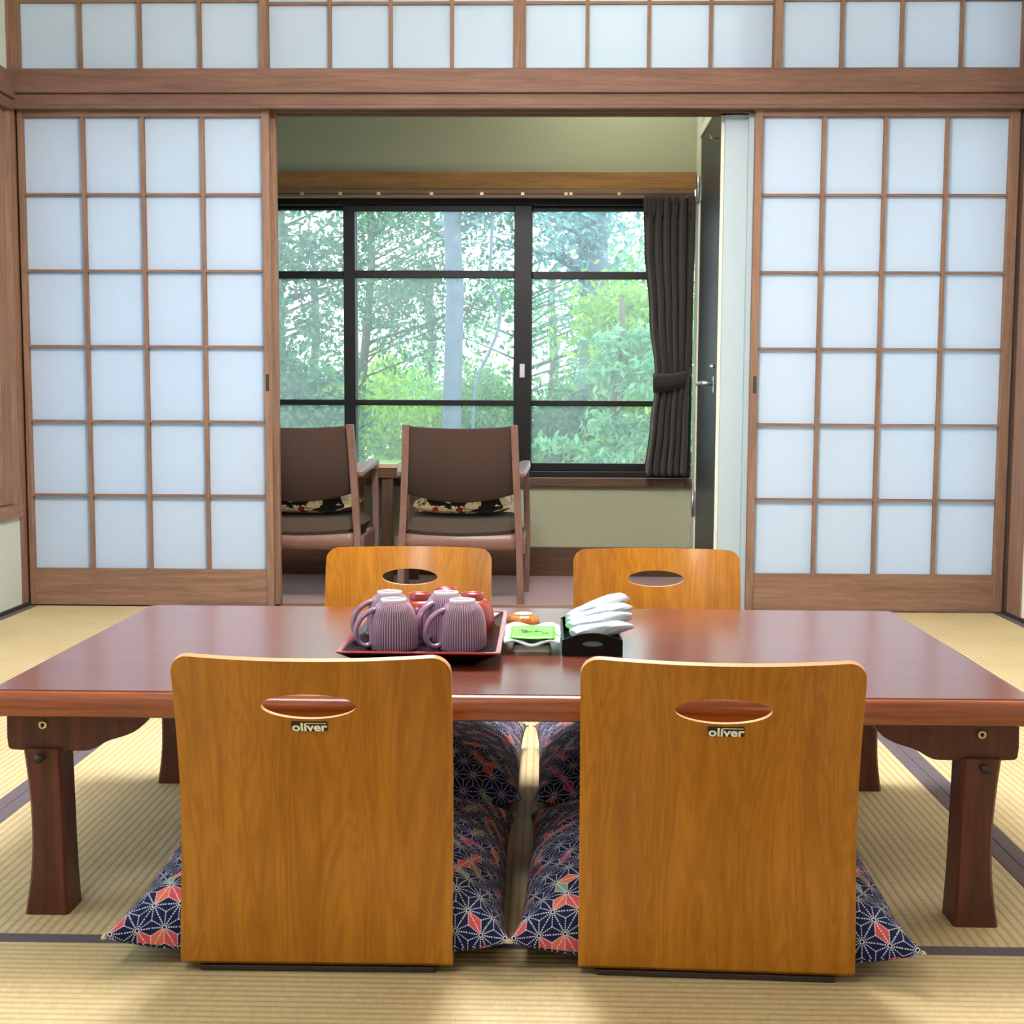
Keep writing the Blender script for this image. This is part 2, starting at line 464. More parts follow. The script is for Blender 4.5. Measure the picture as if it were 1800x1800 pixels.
# left wall with its papered window
wl = struct('wall_left', (XL-.1, XL, RB, 4.72, -.03, .329), 'plaster_green', 'pale green plaster wall at the left')
for b in ((XL-.1, XL, RB, .85, .329, HC), (XL-.1, XL, 2.25, 2.3, .329, HC), (XL-.1, XL, .85, 2.25, 1.80, HC), (XL-.1, XL, 2.3, 4.82, 1.88, HC), (XL-.1, XL, 4.72, 4.82, -.03, .329)):
    boxobj('plaster_panel', b, 'plaster_green', wl)
struct('wall_right', (XR, XR+.1, RB, 4.70, -.03, HC), 'plaster_bright', 'plaster wall at the right')
tag(boxobj('trim_4', (XL-.1, XL-.001, 4.828, 4.905, -.03, HC), 'wood_Z', bevel=.003), 'wooden corner post at the left of the screens', kind='structure')
tag(boxobj('trim_5', (XR-.006, XR+.1, 4.70, 4.835, -.03, HC), 'wood_Z', bevel=.003), 'wooden corner post at the right of the screens', kind='structure')
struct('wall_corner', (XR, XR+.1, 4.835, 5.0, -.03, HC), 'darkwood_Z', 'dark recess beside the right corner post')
struct('gap_shade_left', (XL-.1, XL+.009, 4.910, 4.928, -.03, 1.755), 'darkline', 'dark strip added as shade in the gap beside the left corner post')  # black filler strip stands in for the shade of the gap
for nm, b, lb in (('trim_6', (XL-.05, XL+.022, 2.2, 4.86, 1.787, 1.874), 'long wooden beam along the left wall'),
                  ('trim_7', (XL-.06, XL+.010, 2.2, 4.85, 1.748, 1.786), 'lower wooden beam along the left wall')):
    tag(boxobj(nm, b, 'beam_Y', bevel=.003), lb, kind='structure')
tag(boxobj('trim_8', (XL-.06, XL+.018, 2.2, 4.815, .329, .372), 'wood_Y', bevel=.003), 'wooden sill under the left paper window', kind='structure')

# left window: frame, bars and panes
w1 = tag(empty('window_1', (XL-.03, 3.5, .372)), 'paper screen window in the left wall', kind='structure')
def left_window():
    y0, y1, z0, z1 = -1.2, 1.30, .002, 1.374
    for a, b in ((y0, y0+.035), (y1-.085, y1), (-.02, .02)): MB().box(-.015, .018, a, b, z0, z1).build('stile', 'wood_Z', w1, bevel=.002)
    for a, b in ((z0, z0+.042), (z1-.035, z1)): MB().box(-.014, .016, y0, y1, a, b).build('rail', 'wood_Y', w1, bevel=.002)
    ys = [y0+.035+(y1-.085-y0-.035)*i/8 for i in range(9)]; zs = [z0+.042+(z1-.035-z0-.042)*i/5 for i in range(6)]
    for z in zs[1:-1]: MB().box(-.010, .006, y0+.03, y1-.08, z-.0045, z+.0045).build('lattice_bar', 'wood_Y', w1)
    for y in ys[1:-1]: MB().box(-.011, .007, y-.005, y+.005, z0, z1).build('lattice_bar', 'wood_Z', w1)
    for i in range(8):
        for j in range(5):
            MB().box(-.0120, -.0110, ys[i], ys[i+1], zs[j], zs[j+1]).build('pane', 'shoji_paper', w1)
left_window()
w3 = tag(empty('window_3', (XL-.05, 1.55, .329)), 'clear glass sliding window in the left wall beside the near chairs', kind='structure')
for a, b, c, d in ((-.70, -.66, 0, 1.471), (.66, .70, 0, 1.471), (-.025, .025, .03, 1.44), (-.66, .66, 0, .03), (-.66, .66, 1.44, 1.471)):
    MB().box(-.03, .03, a, b, c, d).build('frame', 'wood_Z' if d-c > .5 else 'wood_Y', w3, bevel=.002)
for a, b in ((-.66, -.025), (.025, .66)): MB().box(-.002, .002, a, b, .03, 1.44).build('pane', 'window_glass', w3)

# lintel and upper beam over the screens
lint = tag(boxobj('trim_9', (XL-.02, XR+.02, 4.842, 4.99, 1.768, 1.806), 'beam_X', bevel=.002), 'wooden lintel with two grooves over the sliding screens', kind='structure')
for a, b in ((4.842, 4.868), (4.914, 4.928), (4.964, 4.99)): boxobj('lip', (XL-.02, XR+.02, a, b, 1.756, 1.768), 'beam_X', lint)
for a, b in ((4.868, 4.914), (4.928, 4.964)): boxobj('groove_shade', (XL-.02, XR+.02, a, b, 1.7665, 1.7675), 'darkline', lint)  # black strips paint the shade inside the two lintel grooves
tag(boxobj('trim_10', (XL-.005, XR+.02, 4.826, 4.90, 1.8065, 1.889), 'beam_X', bevel=.003), 'wide wooden beam above the lintel', kind='structure')
struct('wall_over_screens', (XL-.02, XR+.02, 4.86, 4.99, 2.375, HC), 'plaster_green', 'plaster strip over the upper paper screens')

# ------------------------------------------------------------------ shoji screens
def grid_panel(root, x0, x1, y0, y1, zs, px0, px1, z0, z1, cols, vbar, hbar, mats=('wood_Z', 'wood_X'), paper_y=None, bars_h=True):
    """stiles, rails, lattice bars and one paper pane in every field; coordinates are local to root"""
    MB().box(x0, px0, y0, y1, z0, z1).build('stile', mats[0], root, bevel=.002)
    MB().box(px1, x1, y0, y1, z0, z1).build('stile', mats[0], root, bevel=.002)
    ym = y0+.004
    MB().box(px0, px1, ym, y1, zs[-1], z1).build('rail', mats[1], root, bevel=.001)
    MB().box(px0, px1, ym, y1, z0, zs[0]).build('rail', mats[1], root, bevel=.001)
    xs = [px0+(px1-px0)*i/cols for i in range(cols+1)]
    for x in xs[1:-1]: MB().box(x-vbar/2, x+vbar/2, y0+.008, y1-.004, zs[0], zs[-1]).build('lattice_bar', mats[0], root)
    for z in zs[1:-1]: MB().box(px0, px1, y0+.009, y1-.005, z-hbar/2, z+hbar/2).build('lattice_bar', mats[1], root)
    pme = {}
    for i in range(cols):
        for j in range(len(zs)-1):
            k = (round(xs[i+1]-xs[i], 4), round(zs[j+1]-zs[j], 4))
            if k not in pme: pme[k] = MB().box(0, xs[i+1]-xs[i], 0, .0008, 0, zs[j+1]-zs[j]).mesh('pane', 'shoji_paper')
            put('pane', pme[k], root, (xs[i], y1-.003, zs[j]))
def shoji(name, label, x0, x1, y, px0, px1, pull=None):
    r = tag(empty(name, (x0, y, 0)), label, 'sliding screen', 'sliding paper screens')
    zs = [.134+(1.736-.134)*i/6 for i in range(7)]
    grid_panel(r, 0, x1-x0, -.015, .015, zs, px0-x0, px1-x0, .002, 1.767, 4, .0125, .0085)
    if pull:
        MB().box(pull-.006, pull+.006, -.0156, -.0148, .778, .838).build('pull', 'darkline', r)
    return r
shoji('shoji_screen', 'closed paper screen at the left, beside the left corner post', -1.868, -.977, 4.893, -1.851, -1.003, .876)
shoji('shoji_screen', 'paper screen slid behind the left screen, only its edge showing', -1.862, -.963, 4.946, -1.838, -.989)
shoji('shoji_screen', 'closed paper screen at the right, beside the dark door', .724, 1.638, 4.892, .750, 1.605, .016)
def transom(label, x0, x1, y, px0, px1, zb):
    r = tag(empty('transom_screen', (x0, y, 1.8895)), label, 'transom screen', 'paper transom screens above the beam')
    zs = [zb-1.8895, 2.130-1.8895, 2.352-1.8895]
    grid_panel(r, 0, x1-x0, -.014, .014, zs, px0-x0, px1-x0, 0.0, 2.374-1.8895, 4, .0125, .010)
transom('upper paper screen above the left sliding screen', -1.882, -.980, 4.885, -1.850, -1.006, 1.8915)
transom('upper paper screen left of the middle, above the window', -.985, -.097, 4.918, -.980, -.121, 1.897)
transom('upper paper screen right of the middle, above the curtain', -.098, .790, 4.918, -.077, .783, 1.897)
transom('upper paper screen above the right sliding screen', .783, 1.640, 4.885, .811, 1.632, 1.8915)

# ------------------------------------------------------------------ sunroom shell
wb = struct('wall_sunroom_window', (XL-.1, XD+.1, YB, YB+.13, 0, .384), 'plaster', 'beige plaster wall under the sunroom window')
boxobj('plaster_panel', (XL-.1, XD+.1, YB, YB+.13, 1.698, 2.36), 'plaster', wb)
boxobj('plaster_panel', (XL-.1, XL+.02, YB, YB+.13, .384, 1.698), 'plaster', wb)
struct('baseboard_sunroom', (XL, XD, YB-.012, YB, -.002, .122), 'darkwood_X', 'dark brown baseboard under the sunroom window', .002)
tag(boxobj('trim_11', (XL, XD, YB-.03, YB+.13, .384, .421), 'darkwood_X', bevel=.003), 'brown wooden window sill of the sunroom', kind='structure')
tag(boxobj('trim_12', (XL, XD-.004, YB-.045, YB+.13, 1.627, 1.698), 'sunwood_X', bevel=.002), 'golden brown wooden board over the sunroom window', kind='structure')
struct('wall_sunroom_left', (XL-.1, XL, 5.0, YB, -.003, 2.36), 'plaster', 'left end wall of the sunroom')
# door wall, step and white return
ws = struct('wall_sunroom_right', (XD, XD+.06, 5.68, YB, -.003, 2.36), 'cream_paint', 'narrow cream wall between the dark door and the curtain')
boxobj('plaster_panel', (XD, XD+.06, 5.03, 5.68, 1.845, 2.36), 'plaster_white', ws)
st = struct('wall_step', (XD+.003, .708, 4.945, 5.03, -.003, 1.754), 'plaster_white', 'white wall beside the dark door')
boxobj('plaster_panel', (XD+.003, .78, 4.9925, 5.03, 1.754, 2.36), 'plaster_white', st)
struct('wall_return', (.708, .78, 4.918, 5.03, -.003, 1.754), 'plaster_white', 'white wall edge behind the right sliding screen')
struct('wall_behind_screen', (.78, XR+.1, 5.25, 5.30, -.003, 2.36), 'plaster_white', 'white wall behind the right sliding screen')

# ------------------------------------------------------------------ sunroom window
win = tag(empty('window_2', (0, YB+.06, .421)), 'black framed sliding window of the sunroom', kind='structure')
WZ = .421
def wbox(nm, x0, x1, y0, y1, z0, z1, bev=.002): MB().box(x0, x1, y0, y1, z0-WZ, z1-WZ).build(nm, 'black_frame', win, bevel=bev)
wbox('outer_frame', XL+.02, XD, -.03, .05, .4215, .445)
wbox('outer_frame', XL+.02, XD, -.03, .05, 1.572, 1.627)
wbox('outer_frame', XL+.02, XL+.05, -.03, .05, .445, 1.572)
wbox('outer_frame', XD-.03, XD, -.03, .05, .445, 1.572)
def sash(x0, x1, sl, sr, y, zb, zt, gtop):
    wbox('stile', x0, x0+sl, y-.014, y+.014, zb, zt); wbox('stile', x1-sr, x1, y-.014, y+.014, zb, zt)
    wbox('rail', x0+sl, x1-sr, y-.013, y+.013, zb, .479); wbox('rail', x0+sl, x1-sr, y-.013, y+.013, gtop, zt)
    zs = [.479, .737, 1.283, gtop]
    for z, h in ((.737, .024), (1.283, .032)): wbox('glazing_bar', x0+sl, x1-sr, y-.011, y+.011, z-h/2, z+h/2)
    for i in range(3):
        MB().box(x0+sl-.003, x1-sr+.003, y-.002, y+.002, zs[i]-WZ, zs[i+1]-WZ).build('pane', 'window_glass', win)
sash(XL+.05, -.812, .04, .050, .030, .445, 1.572, 1.556)
sash(-.866, -.062, .050, .075, -.008, .445, 1.572, 1.547)
sash(-.132, XD-.03, .073, .05, .030, .445, 1.572, 1.553)
MB().box(-.112, -.088, -.030, -.022, .845-WZ, .905-WZ).build('latch', 'steel', win, bevel=.002)

# ------------------------------------------------------------------ dark door with frame, hinges and lever
dr = tag(empty('door_1', (XD, 5.636, 0)), 'dark grey sunroom door with a lever handle', kind='structure')
MB().box(-.004, .035, -.655, -.006, .004, 1.803).build('leaf', 'door_dark', dr, bevel=.002)
for b in ((-.010, .05, 0, .044, 0, 1.845), (-.008, .05, -.672, -.660, 0, 1.845), (-.010, .05, -.660, 0, 1.806, 1.845)):
    MB().box(*b).build('door_frame', 'cream_paint', dr, bevel=.002)
for z in (.33, 1.60):
    h = MB().box(-.0135, -.0105, .002, .034, z-.052, z+.052).box(-.008, -.0045, -.035, -.004, z-.050, z+.050).build('hinge', 'steel', dr, bevel=.001)
    MB().tube([(-.014, -.001, z-.056), (-.014, -.001, z+.056)], .0055).build('hinge_pin', 'steel', h)
lev = MB().box(-.010, -.0042, -.580, -.545, .78, .84).build('handle_plate', 'steel', dr, bevel=.002)
MB().tube([(-.01, -.562, .815), (-.045, -.562, .815), (-.052, -.552, .815), (-.052, -.44, .813)], [.009, .009, .009, .007], 10).build('lever', 'steel', lev)
MB().lathe([(.011, 0), (.012, .004), (.008, .012)], (0, 0, 0), 16).build('thumb_turn', 'steel', dr, (-.012, -.562, .872))
MB().tube([(-.004, -.55, 1.70), (-.03, -.55, 1.70), (-.034, -.55, 1.715)], .003, 8).build('coat_hook', 'steel', dr)

# ------------------------------------------------------------------ curtain and its rail
rail = tag(empty('curtain_rail', (0, 5.79, 1.61)), 'slim brown curtain rail above the sunroom window', 'curtain rail')
MB().box(XL+.02, XD-.012, -.010, .014, -.022, .012).build('track', 'rail_brown', rail, bevel=.002)
MB().box(XL+.02, XD-.012, -.0115, -.0100, -.010, -.004).build('slot', 'darkwood_X', rail)
for x in (-1.02, -.86, -.70, -.48, -.27, -.10, .08, .10, .30): MB().box(x-.007, x+.007, -.014, -.0105, -.012, .0).build('glider', 'brass', rail)
cur = tag(empty('curtain', (.5, 5.765, 1.595)), 'dark brown pleated curtain tied back beside the dark door', 'curtain')
def curtain():
    ZT, ZB = 1.590, .436
    key = [(1.590, .398, .611), (1.40, .405, .611), (1.1, .430, .607), (.86, .456, .600), (.80, .456, .598), (.66, .440, .596), (.436, .418, .592)]
    nz, nx = 60, 150
    vs = []; fs = []
    for i in range(nz+1):
        z = ZT+(ZB-ZT)*i/nz
        for (za, la, ra), (zb, lb, rb) in zip(key, key[1:]):
            if zb <= z <= za+1e-9:
                q = (za-z)/(za-zb); q = q*q*(3-2*q); l, r = la+(lb-la)*q, ra+(rb-ra)*q; break
        pinch = math.exp(-((z-.83)/.10)**2)
        amp = (.022 + .012*min(1, (ZT-z)/.3))*(1-.45*pinch)
        for j in range(nx+1):
            u = j/nx
            ph = u*6.0*2*PI + .5*math.sin(u*9+z*1.3)
            y = amp*math.sin(ph) + .006*math.sin(u*23+z*4)
            x = l+(r-l)*u + .004*math.cos(ph)
            if i < 4: y += .008*math.cos(ph*2)*(1-i/4)
            vs.append((x-.5, y, z-1.595))
    for i in range(nz):
        for j in range(nx): a = i*(nx+1)+j; fs.append((a, a+1, a+nx+2, a+nx+1))
    o = MB().add(vs, fs, 0, True).build('cloth', 'curtain_cloth', cur)
    sd = o.modifiers.new('solidify', 'SOLIDIFY'); sd.thickness = .002
    # heading tape with pinched pleats
    for k in range(7):
        x = .398+(.611-.398)*(k+.5)/7-.5
        MB().loops([[(x+r*math.cos(a*PI/4), -.012+r*.9*math.sin(a*PI/4), z) for a in range(8)] for r, z in ((.012, -.004), (.007, -.03), (.010, -.06), (.004, -.09))], 0, True).build('pleat', 'curtain_cloth', cur)
    tb = []
    for i in range(13):
        u = i/12; x = .449+(.605-.449)*u-.5; zc = .825+.030*u**1.5-1.595 - .006*math.sin(PI*u)
        y = -.038*math.sin(PI*min(1, .12+u*.88))-.004
        tb.append([(x, y, zc-.042+.014*u), (x, y-.004, zc), (x, y, zc+.040-.012*u), (x, y+.004, zc)])
    MB().loops(tb, 0, True).build('tieback', 'tieback_cloth', cur)
    MB().tube([(.607-.5, .02, .857-1.595), (.596-.5, -.004, .857-1.595), (.592-.5, -.006, .868-1.595)], .004, 8).build('tieback_hook', 'steel', cur)
curtain()

# ------------------------------------------------------------------ low table
TX, TY, TZ = -.0495, 2.2905, .338
TW, TD = .735, .4015
table = tag(empty('low_table', (TX, TY, 0)), 'long low reddish brown lacquered table with a rounded edge', 'table')
def rrect(w, d, r, z, n=5):
    pts = []
    for cx, cy, a0 in ((w-r, d-r, 0), (-w+r, d-r, PI/2), (-w+r, -d+r, PI), (w-r, -d+r, 1.5*PI)):
        for i in range(n+1):
            a = a0+PI/2*i/n; pts.append((cx+r*math.cos(a), cy+r*math.sin(a), z))
    return pts
m = MB()
m.loops([rrect(TW, TD, .012, z) for z in (TZ-.010, TZ-.001)]+[rrect(TW-.001, TD-.001, .011, TZ)], 0)
m.build('tabletop', 'table_lacquer', table)
prof = [(.0005, -.0015), (.0040, -.0018), (.0080, -.0042), (.0115, -.0085), (.0138, -.0140), (.0146, -.0195), (.0138, -.0222), (.0120, -.0228), (.0118, -.0240), (.0112, -.0352), (.0070, -.0372), (-.06, -.0372)]
MB().loops([rrect(TW+o, TD+o, .012+max(o, 0), TZ+z) for o, z in prof], 0, True, False, True).build('edge_moulding', 'table_edge', table).data.set_sharp_from_angle(angle=.6)
def table_corner(sx, sy):
    X = lambda x: sx*(x+TX)      # measured at the near left corner, mirrored about the table centre
    q = []
    prof = [(-.777, .3005), (-.778, .246), (-.770, .2405), (-.666, .240), (-.652, .243), (-.632, .2555), (-.606, .263), (-.588, .271), (-.576, .283), (-.566, .3005)]
    poly = [(sx*(-(x-TX)), z) for x, z in chaikin(prof, 1)]
    y0, y1 = TD-.036, TD-.072
    MB().prism(poly, sy*y0, sy*y1).build('bracket', 'table_leg', table, bevel=.0015)
    # bracket on the short side
    poly = [(TD-.0725, .3005), (TD-.0725, .2402), (TD-.16, .2405), (TD-.19, .250), (TD-.24, .268), (TD-.26, .3005)]
    b = MB().loops([[(sx*xx, sy*y, z) for y, z in chaikin(poly, 1)] for xx in (.7285, .700)]).build('side_bracket', 'table_leg', table, bevel=.0015)
    # leg: rounded post with a flared foot
    L = []
    for i in range(15):
        z = .245*(1-i/14); k = max(0, (.075-z)/.075)
        xo = .7015 - .008*math.sin(PI*min(1, (.245-z)/.26))*.9 + .004*k**1.5; xi = .6475 - .005*(.245-z)/.245 - .002*k
        yo = TD-.026 - .004*math.sin(PI*min(1, (.245-z)/.19)) + .004*k**1.5; yi = TD-.096
        c = .004
        L.append([(sx*x, sy*y, z) for x, y in ((xo-c, yo), (xi+c, yo), (xi, yo-c), (xi, yi+c*4), (xi+c*2, yi), (xo-c, yi), (xo, yi+c), (xo, yo-c))])
    MB().loops(L, 0, False).build('leg', 'table_leg', table)
    bo = MB(); bo.loops([[(.674*sx+r*math.cos(a*PI/8), sy*(TD-.036+t), .279+r*math.sin(a*PI/8)) for a in range(16)] for r, t in ((.0066, 0), (.0066, .003), (.0052, .0042), (.0030, .0040), (.0028, .0010))], 0, True, True, False)
    bb = bo.build('bolt', 'brass', table)
    MB().loops([[(.674*sx+r*math.cos(a*PI/4), sy*(TD-.036+t), .279+r*math.sin(a*PI/4)) for a in range(8)] for r, t in ((.0028, .0008), (.0028, .0012))]).build('socket', 'darkline', bb)
    MB().tube([(.676*sx, sy*(TD-.034), .233), (.676*sx, sy*(TD-.014), .233)], .0062, 12).build('peg', 'peg_dark', table)
for sx in (-1, 1):
    for sy in (-1, 1): table_corner(sx, sy)

# ------------------------------------------------------------------ bentwood floor chairs
def zaisu_shell():
    TH = .0095; WID = .356
    prof = [(.415, .030), (.30, .022), (.12, .013), (.050, .0095), (.024, .0085), (.006, .0095), (-.001, .016), (-.001, .034), (.002, .075), (.008, .12), (.014, .17), (.014, .215), (.008, .27), (-.004, .33), (-.020, .39), (-.031, .429)]
    prof = chaikin(prof, 2)
    # resample, denser at the top for the rounded corners
    acc = [0]
    for a, b in zip(prof, prof[1:]): acc.append(acc[-1]+math.hypot(b[0]-a[0], b[1]-a[1]))
    L = acc[-1]; R = .026
    ss = [L*i/70 for i in range(67)]; ss = [q for q in ss if q < L-R-.002] + [L-R*(1-math.sin(k*PI/2/9)) for k in range(10)]
    # rounded front corners of the seat as well
    ss = [R*(1-math.cos(k*PI/2/6)) for k in range(7)] + [q for q in ss if q > R+.004]
    def at(q):
        for i in range(len(acc)-1):
            if acc[i] <= q <= acc[i+1]+1e-12:
                f = (q-acc[i])/max(1e-9, acc[i+1]-acc[i]); return tuple(prof[i][k]+(prof[i+1][k]-prof[i][k])*f for k in (0, 1))
        return prof[-1]
    nx = 28
    outer, inner = [], []
    for q in ss:
        p = at(q); e = .002; p0, p1 = at(max(0, q-e)), at(min(L, q+e))
        t = Vector((p1[0]-p0[0], p1[1]-p0[1])).normalized(); n = Vector((t.y, -t.x))   # towards the sitter / up
        if n.y < 0 and abs(t.x) > .7: n = -n
        n = Vector((abs(t.y), abs(t.x))) if t.y >= 0 else Vector((-t.y, abs(t.x)))
        n = Vector((t.y, -t.x)); n = n if (n.y > 0 if abs(t.x) > abs(t.y) else n.x > 0) else -n
        hw = WID/2 - (.004 if p[1] > .06 else 0)*0
        if q > L-R: d = q-(L-R); hw -= R-math.sqrt(max(0, R*R-d*d))
        if q < R: d = R-q; hw -= R-math.sqrt(max(0, R*R-d*d))
        k = max(0, min(1, (p[1]-.04)/.39))            # the back is dished across its width
        ro, ri = [], []
        for j in range(nx+1):
            u = -1+2*j/nx; x = hw*u
            dish = -.042*k*(1-(x/(WID/2))**2)
            ro.append((x, p[0]+dish, p[1])); ri.append((x, p[0]+dish+n.x*TH, p[1]+n.y*TH))
        outer.append(ro); inner.append(ri)
    m = MB(); nr = len(ss); w = nx+1
    vs = [p for r in outer for p in r]+[p for r in inner for p in r]; o = nr*w
    big, rim = [], []
    for i in range(nr-1):
        for j in range(nx):
            a = i*w+j; big += [(a, a+1, a+w+1, a+w), (o+a, o+a+w, o+a+w+1, o+a+1)]
        for a, b in ((i*w, (i+1)*w), (i*w+nx, (i+1)*w+nx)): rim.append((a, b, o+b, o+a))
    for i in (0, nr-1):
        for j in range(nx): a = i*w+j; rim.append((a, a+1, o+a+1, o+a))
    m.v = vs; m.f = big+rim; m.mi = [0]*len(big)+[1]*len(rim); m.sm = [True]*len(big)+[False]*len(rim)
    me = m.mesh('shell', ['zaisu_veneer', 'ply_edge'])
    ob = bpy.data.objects.new('shell_tmp', me); C.objects.link(ob)
    cut = MB().loops([[(.0600*math.cos(2*PI*a/48), y, (.3675)+.0170*math.sin(2*PI*a/48)) for a in range(48)] for y in (-.15, .15)]).build('cutter', 'ply_edge')
    b = ob.modifiers.new('hole', 'BOOLEAN'); b.operation = 'DIFFERENCE'; b.object = cut; b.solver = 'EXACT'; b.material_mode = 'TRANSFER'
    dg = bpy.context.evaluated_depsgraph_get()
    res = bpy.data.meshes.new_from_object(ob.evaluated_get(dg)); res.name = 'shell'
    bpy.data.objects.remove(ob); bpy.data.objects.remove(cut)
    # faces of the hole belong to the light plywood edge
    slot = [i for i, mm in enumerate(res.materials) if mm and mm.name == 'ply_edge'][0]
    for p in res.polygons:
        c = p.center; q = (c.x/.0600)**2+((c.z-.3675)/.0170)**2
        nrm = p.normal
        if .85 < q < 1.15 and abs(nrm.y) < .5 and c.z > .3: p.material_index = slot; p.use_smooth = False
    res.set_sharp_from_angle(angle=.5)
    return res
ZSH = zaisu_shell()
def text_mesh(body, size, ext, mat, bold=0.0, sx=1.0, align='CENTER'):
    cu = bpy.data.curves.new('lettering', 'FONT'); cu.body = body; cu.size = size; cu.extrude = ext; cu.offset = bold
    cu.align_x = align; cu.align_y = 'CENTER'; cu.resolution_u = 4
    ob = bpy.data.objects.new('t', cu); C.objects.link(ob)
    dg = bpy.context.evaluated_depsgraph_get(); me = bpy.data.meshes.new_from_object(ob.evaluated_get(dg))
    bpy.data.objects.remove(ob); me.materials.clear(); me.materials.append(M[mat]); me.name = 'lettering'
    for v in me.vertices: v.co.x *= sx
    return me
OLIVER = text_mesh('oliver', .0165, .00015, 'label_ink', .00045, 1.16)
def zaisu(label, loc, rz, badge):
    r = tag(empty('floor_chair', loc, rz), label, 'floor chair', 'legless bentwood chairs at the low table')
    put('shell', ZSH, r)
    for a, b, c in ((.007, .040, .0085), (.30, .33, .020)): MB().box(-.155, .155, a, b, 0, c).build('base_strip', 'peg_dark', r, bevel=.002)
    if badge:
        yy, zz = -.0400, .3405
        lb = MB().loops([[(x, yv, z) for x, yv, z in rr] for rr in ([(px, -.0007, pz) for px, _, pz in [(a, 0, b) for a, b, _ in rrect(.0228, .0066, .0016, 0)]], [(a, .003, b) for a, b, _ in rrect(.0228, .0066, .0016, 0)])]).build('maker_label', 'label_black', r, (badge, yy, zz))
        lb.rotation_euler = (.35, 0, 0)
        t = put('lettering', OLIVER, lb, (0, -.0009, -.0012)); t.rotation_euler = (PI/2, 0, 0)
        ms = MB()
        rng = random.Random(4)
        x = -.004
        while x < .0205:
            w = rng.choice((.0006, .0009, .0012)); ms.box(x, x+w, -.0011, -.0007, .0043, .0055); x += w+.0005
        ms.build('small_print', 'label_ink', lb)
    return r
zaisu('near bentwood floor chair seen from behind, left of the two at the front', (-.2945, 1.719, 0), .006, .0005)
zaisu('near bentwood floor chair seen from behind, right of the two at the front', (.2255, 1.714, 0), -.045, .004)
zaisu('far bentwood floor chair behind the table, beyond the mugs', (-.291, 2.895, 0), PI+.01, 0)
zaisu('far bentwood floor chair behind the table, beyond the wrapped towels', (.2405, 2.895, 0), PI-.01, 0)

# ------------------------------------------------------------------ floor cushions
def pillow(wx, wy, th, name, mat, n=48, seed=1, cx=.04, cy=.098, flat=.22, wrinkle=.004, curl=.025, sag=.020):
    """stuffed square cushion: pointed, slightly raised corners; UV measured along the cloth"""
    rng = random.Random(seed); ph = [rng.uniform(0, 6) for _ in range(6)]
    def pos(u, v, s):
        bx = 1-cx*(1-v**6)*abs(u)**3; by = 1-cy*(1-u**6)*abs(v)**3
        x, y = wx/2*u*bx, wy/2*v*by
        e = max(0.0, (1-abs(u)**3)*(1-abs(v)**3))
        t = th*e**.40
        wr = wrinkle*math.sin(9*u+ph[0]+2*v)*math.sin(7*v+ph[1])*(1-e)**.5 + wrinkle*.8*math.sin(16*v+ph[2]+3*u)*math.exp(-((abs(u)-.8)/.25)**2)
        seam = curl*(abs(u*v))**5 - sag*max(abs(u), abs(v))**4
        return Vector((x, y, seam+((t*(1-flat)+wr*min(1, e*4)) if s > 0 else -t*flat)))
    par = [math.sin((2*i/n-1)*PI/2*.999)/math.sin(PI/2*.999) for i in range(n+1)]
    vs, uvs, fs = [], [], []; w = n+1; h = n//2
    for s in (1, -1):
        g = [[pos(u, v, s) for v in par] for u in par]
        for i in range(w):
            for j in range(w):
                vs.append(tuple(g[i][j]))
        U = [[0]*w for _ in range(w)]; Vv = [[0]*w for _ in range(w)]
        for j in range(w):
            for i in range(h+1, w): U[i][j] = U[i-1][j]+(g[i][j]-g[i-1][j]).length
            for i in range(h-1, -1, -1): U[i][j] = U[i+1][j]-(g[i+1][j]-g[i][j]).length
        for i in range(w):
            for j in range(h+1, w): Vv[i][j] = Vv[i][j-1]+(g[i][j]-g[i][j-1]).length
            for j in range(h-1, -1, -1): Vv[i][j] = Vv[i][j+1]-(g[i][j+1]-g[i][j]).length
        uvs += [(U[i][j]+(0 if s > 0 else .7), Vv[i][j]) for i in range(w) for j in range(w)]
    for k in (0, 1):
        for i in range(n):
            for j in range(n):
                a = k*w*w+i*w+j; f = (a, a+w, a+w+1, a+1); fs.append(f if k == 0 else f[::-1])
    me = bpy.data.meshes.new(name); me.from_pydata(vs, [], fs)
    ul = me.uv_layers.new(name='UVMap')
    for l in me.loops: ul.data[l.index].uv = uvs[l.vertex_index]
    bm = bmesh.new(); bm.from_mesh(me); bmesh.ops.remove_doubles(bm, verts=bm.verts, dist=1e-5); bmesh.ops.recalc_face_normals(bm, faces=bm.faces); bm.to_mesh(me); bm.free()
    me.polygons.foreach_set('use_smooth', [True]*len(me.polygons)); me.materials.append(M[mat]); me.update()
    return me
def zabuton(label, loc, rz, seed, flip=1):
    r = tag(empty('floor_cushion', loc, rz), label, 'cushion', 'patterned floor cushions on the floor chairs')
    put('cover', pillow(.530, .550, .115, 'cover', 'asanoha_cloth', seed=seed), r)
    for sx, sy in ((-1, -1), (1, -1), (1, 1), (-1, 1)):
        x, y = sx*.264, sy*.2715
        MB().tube([(x-sx*.004, y-sy*.004, .004), (x+sx*.002, y+sy*.001, .004), (x+sx*.005, y+sy*.002, .002)], [.003, .0032, .0012], 6).build('corner_tassel', 'tassel', r)
zabuton('navy star-patterned floor cushion on the near left floor chair', (-.309, 1.987, .045), .01, 1)
zabuton('navy star-patterned floor cushion on the near right floor chair', (.233, 1.979, .045), -.04, 2)
zabuton('navy star-patterned floor cushion on the far left floor chair', (-.300, 2.630, .045), PI, 3)
zabuton('navy star-patterned floor cushion on the far right floor chair', (.247, 2.630, .045), PI, 4)

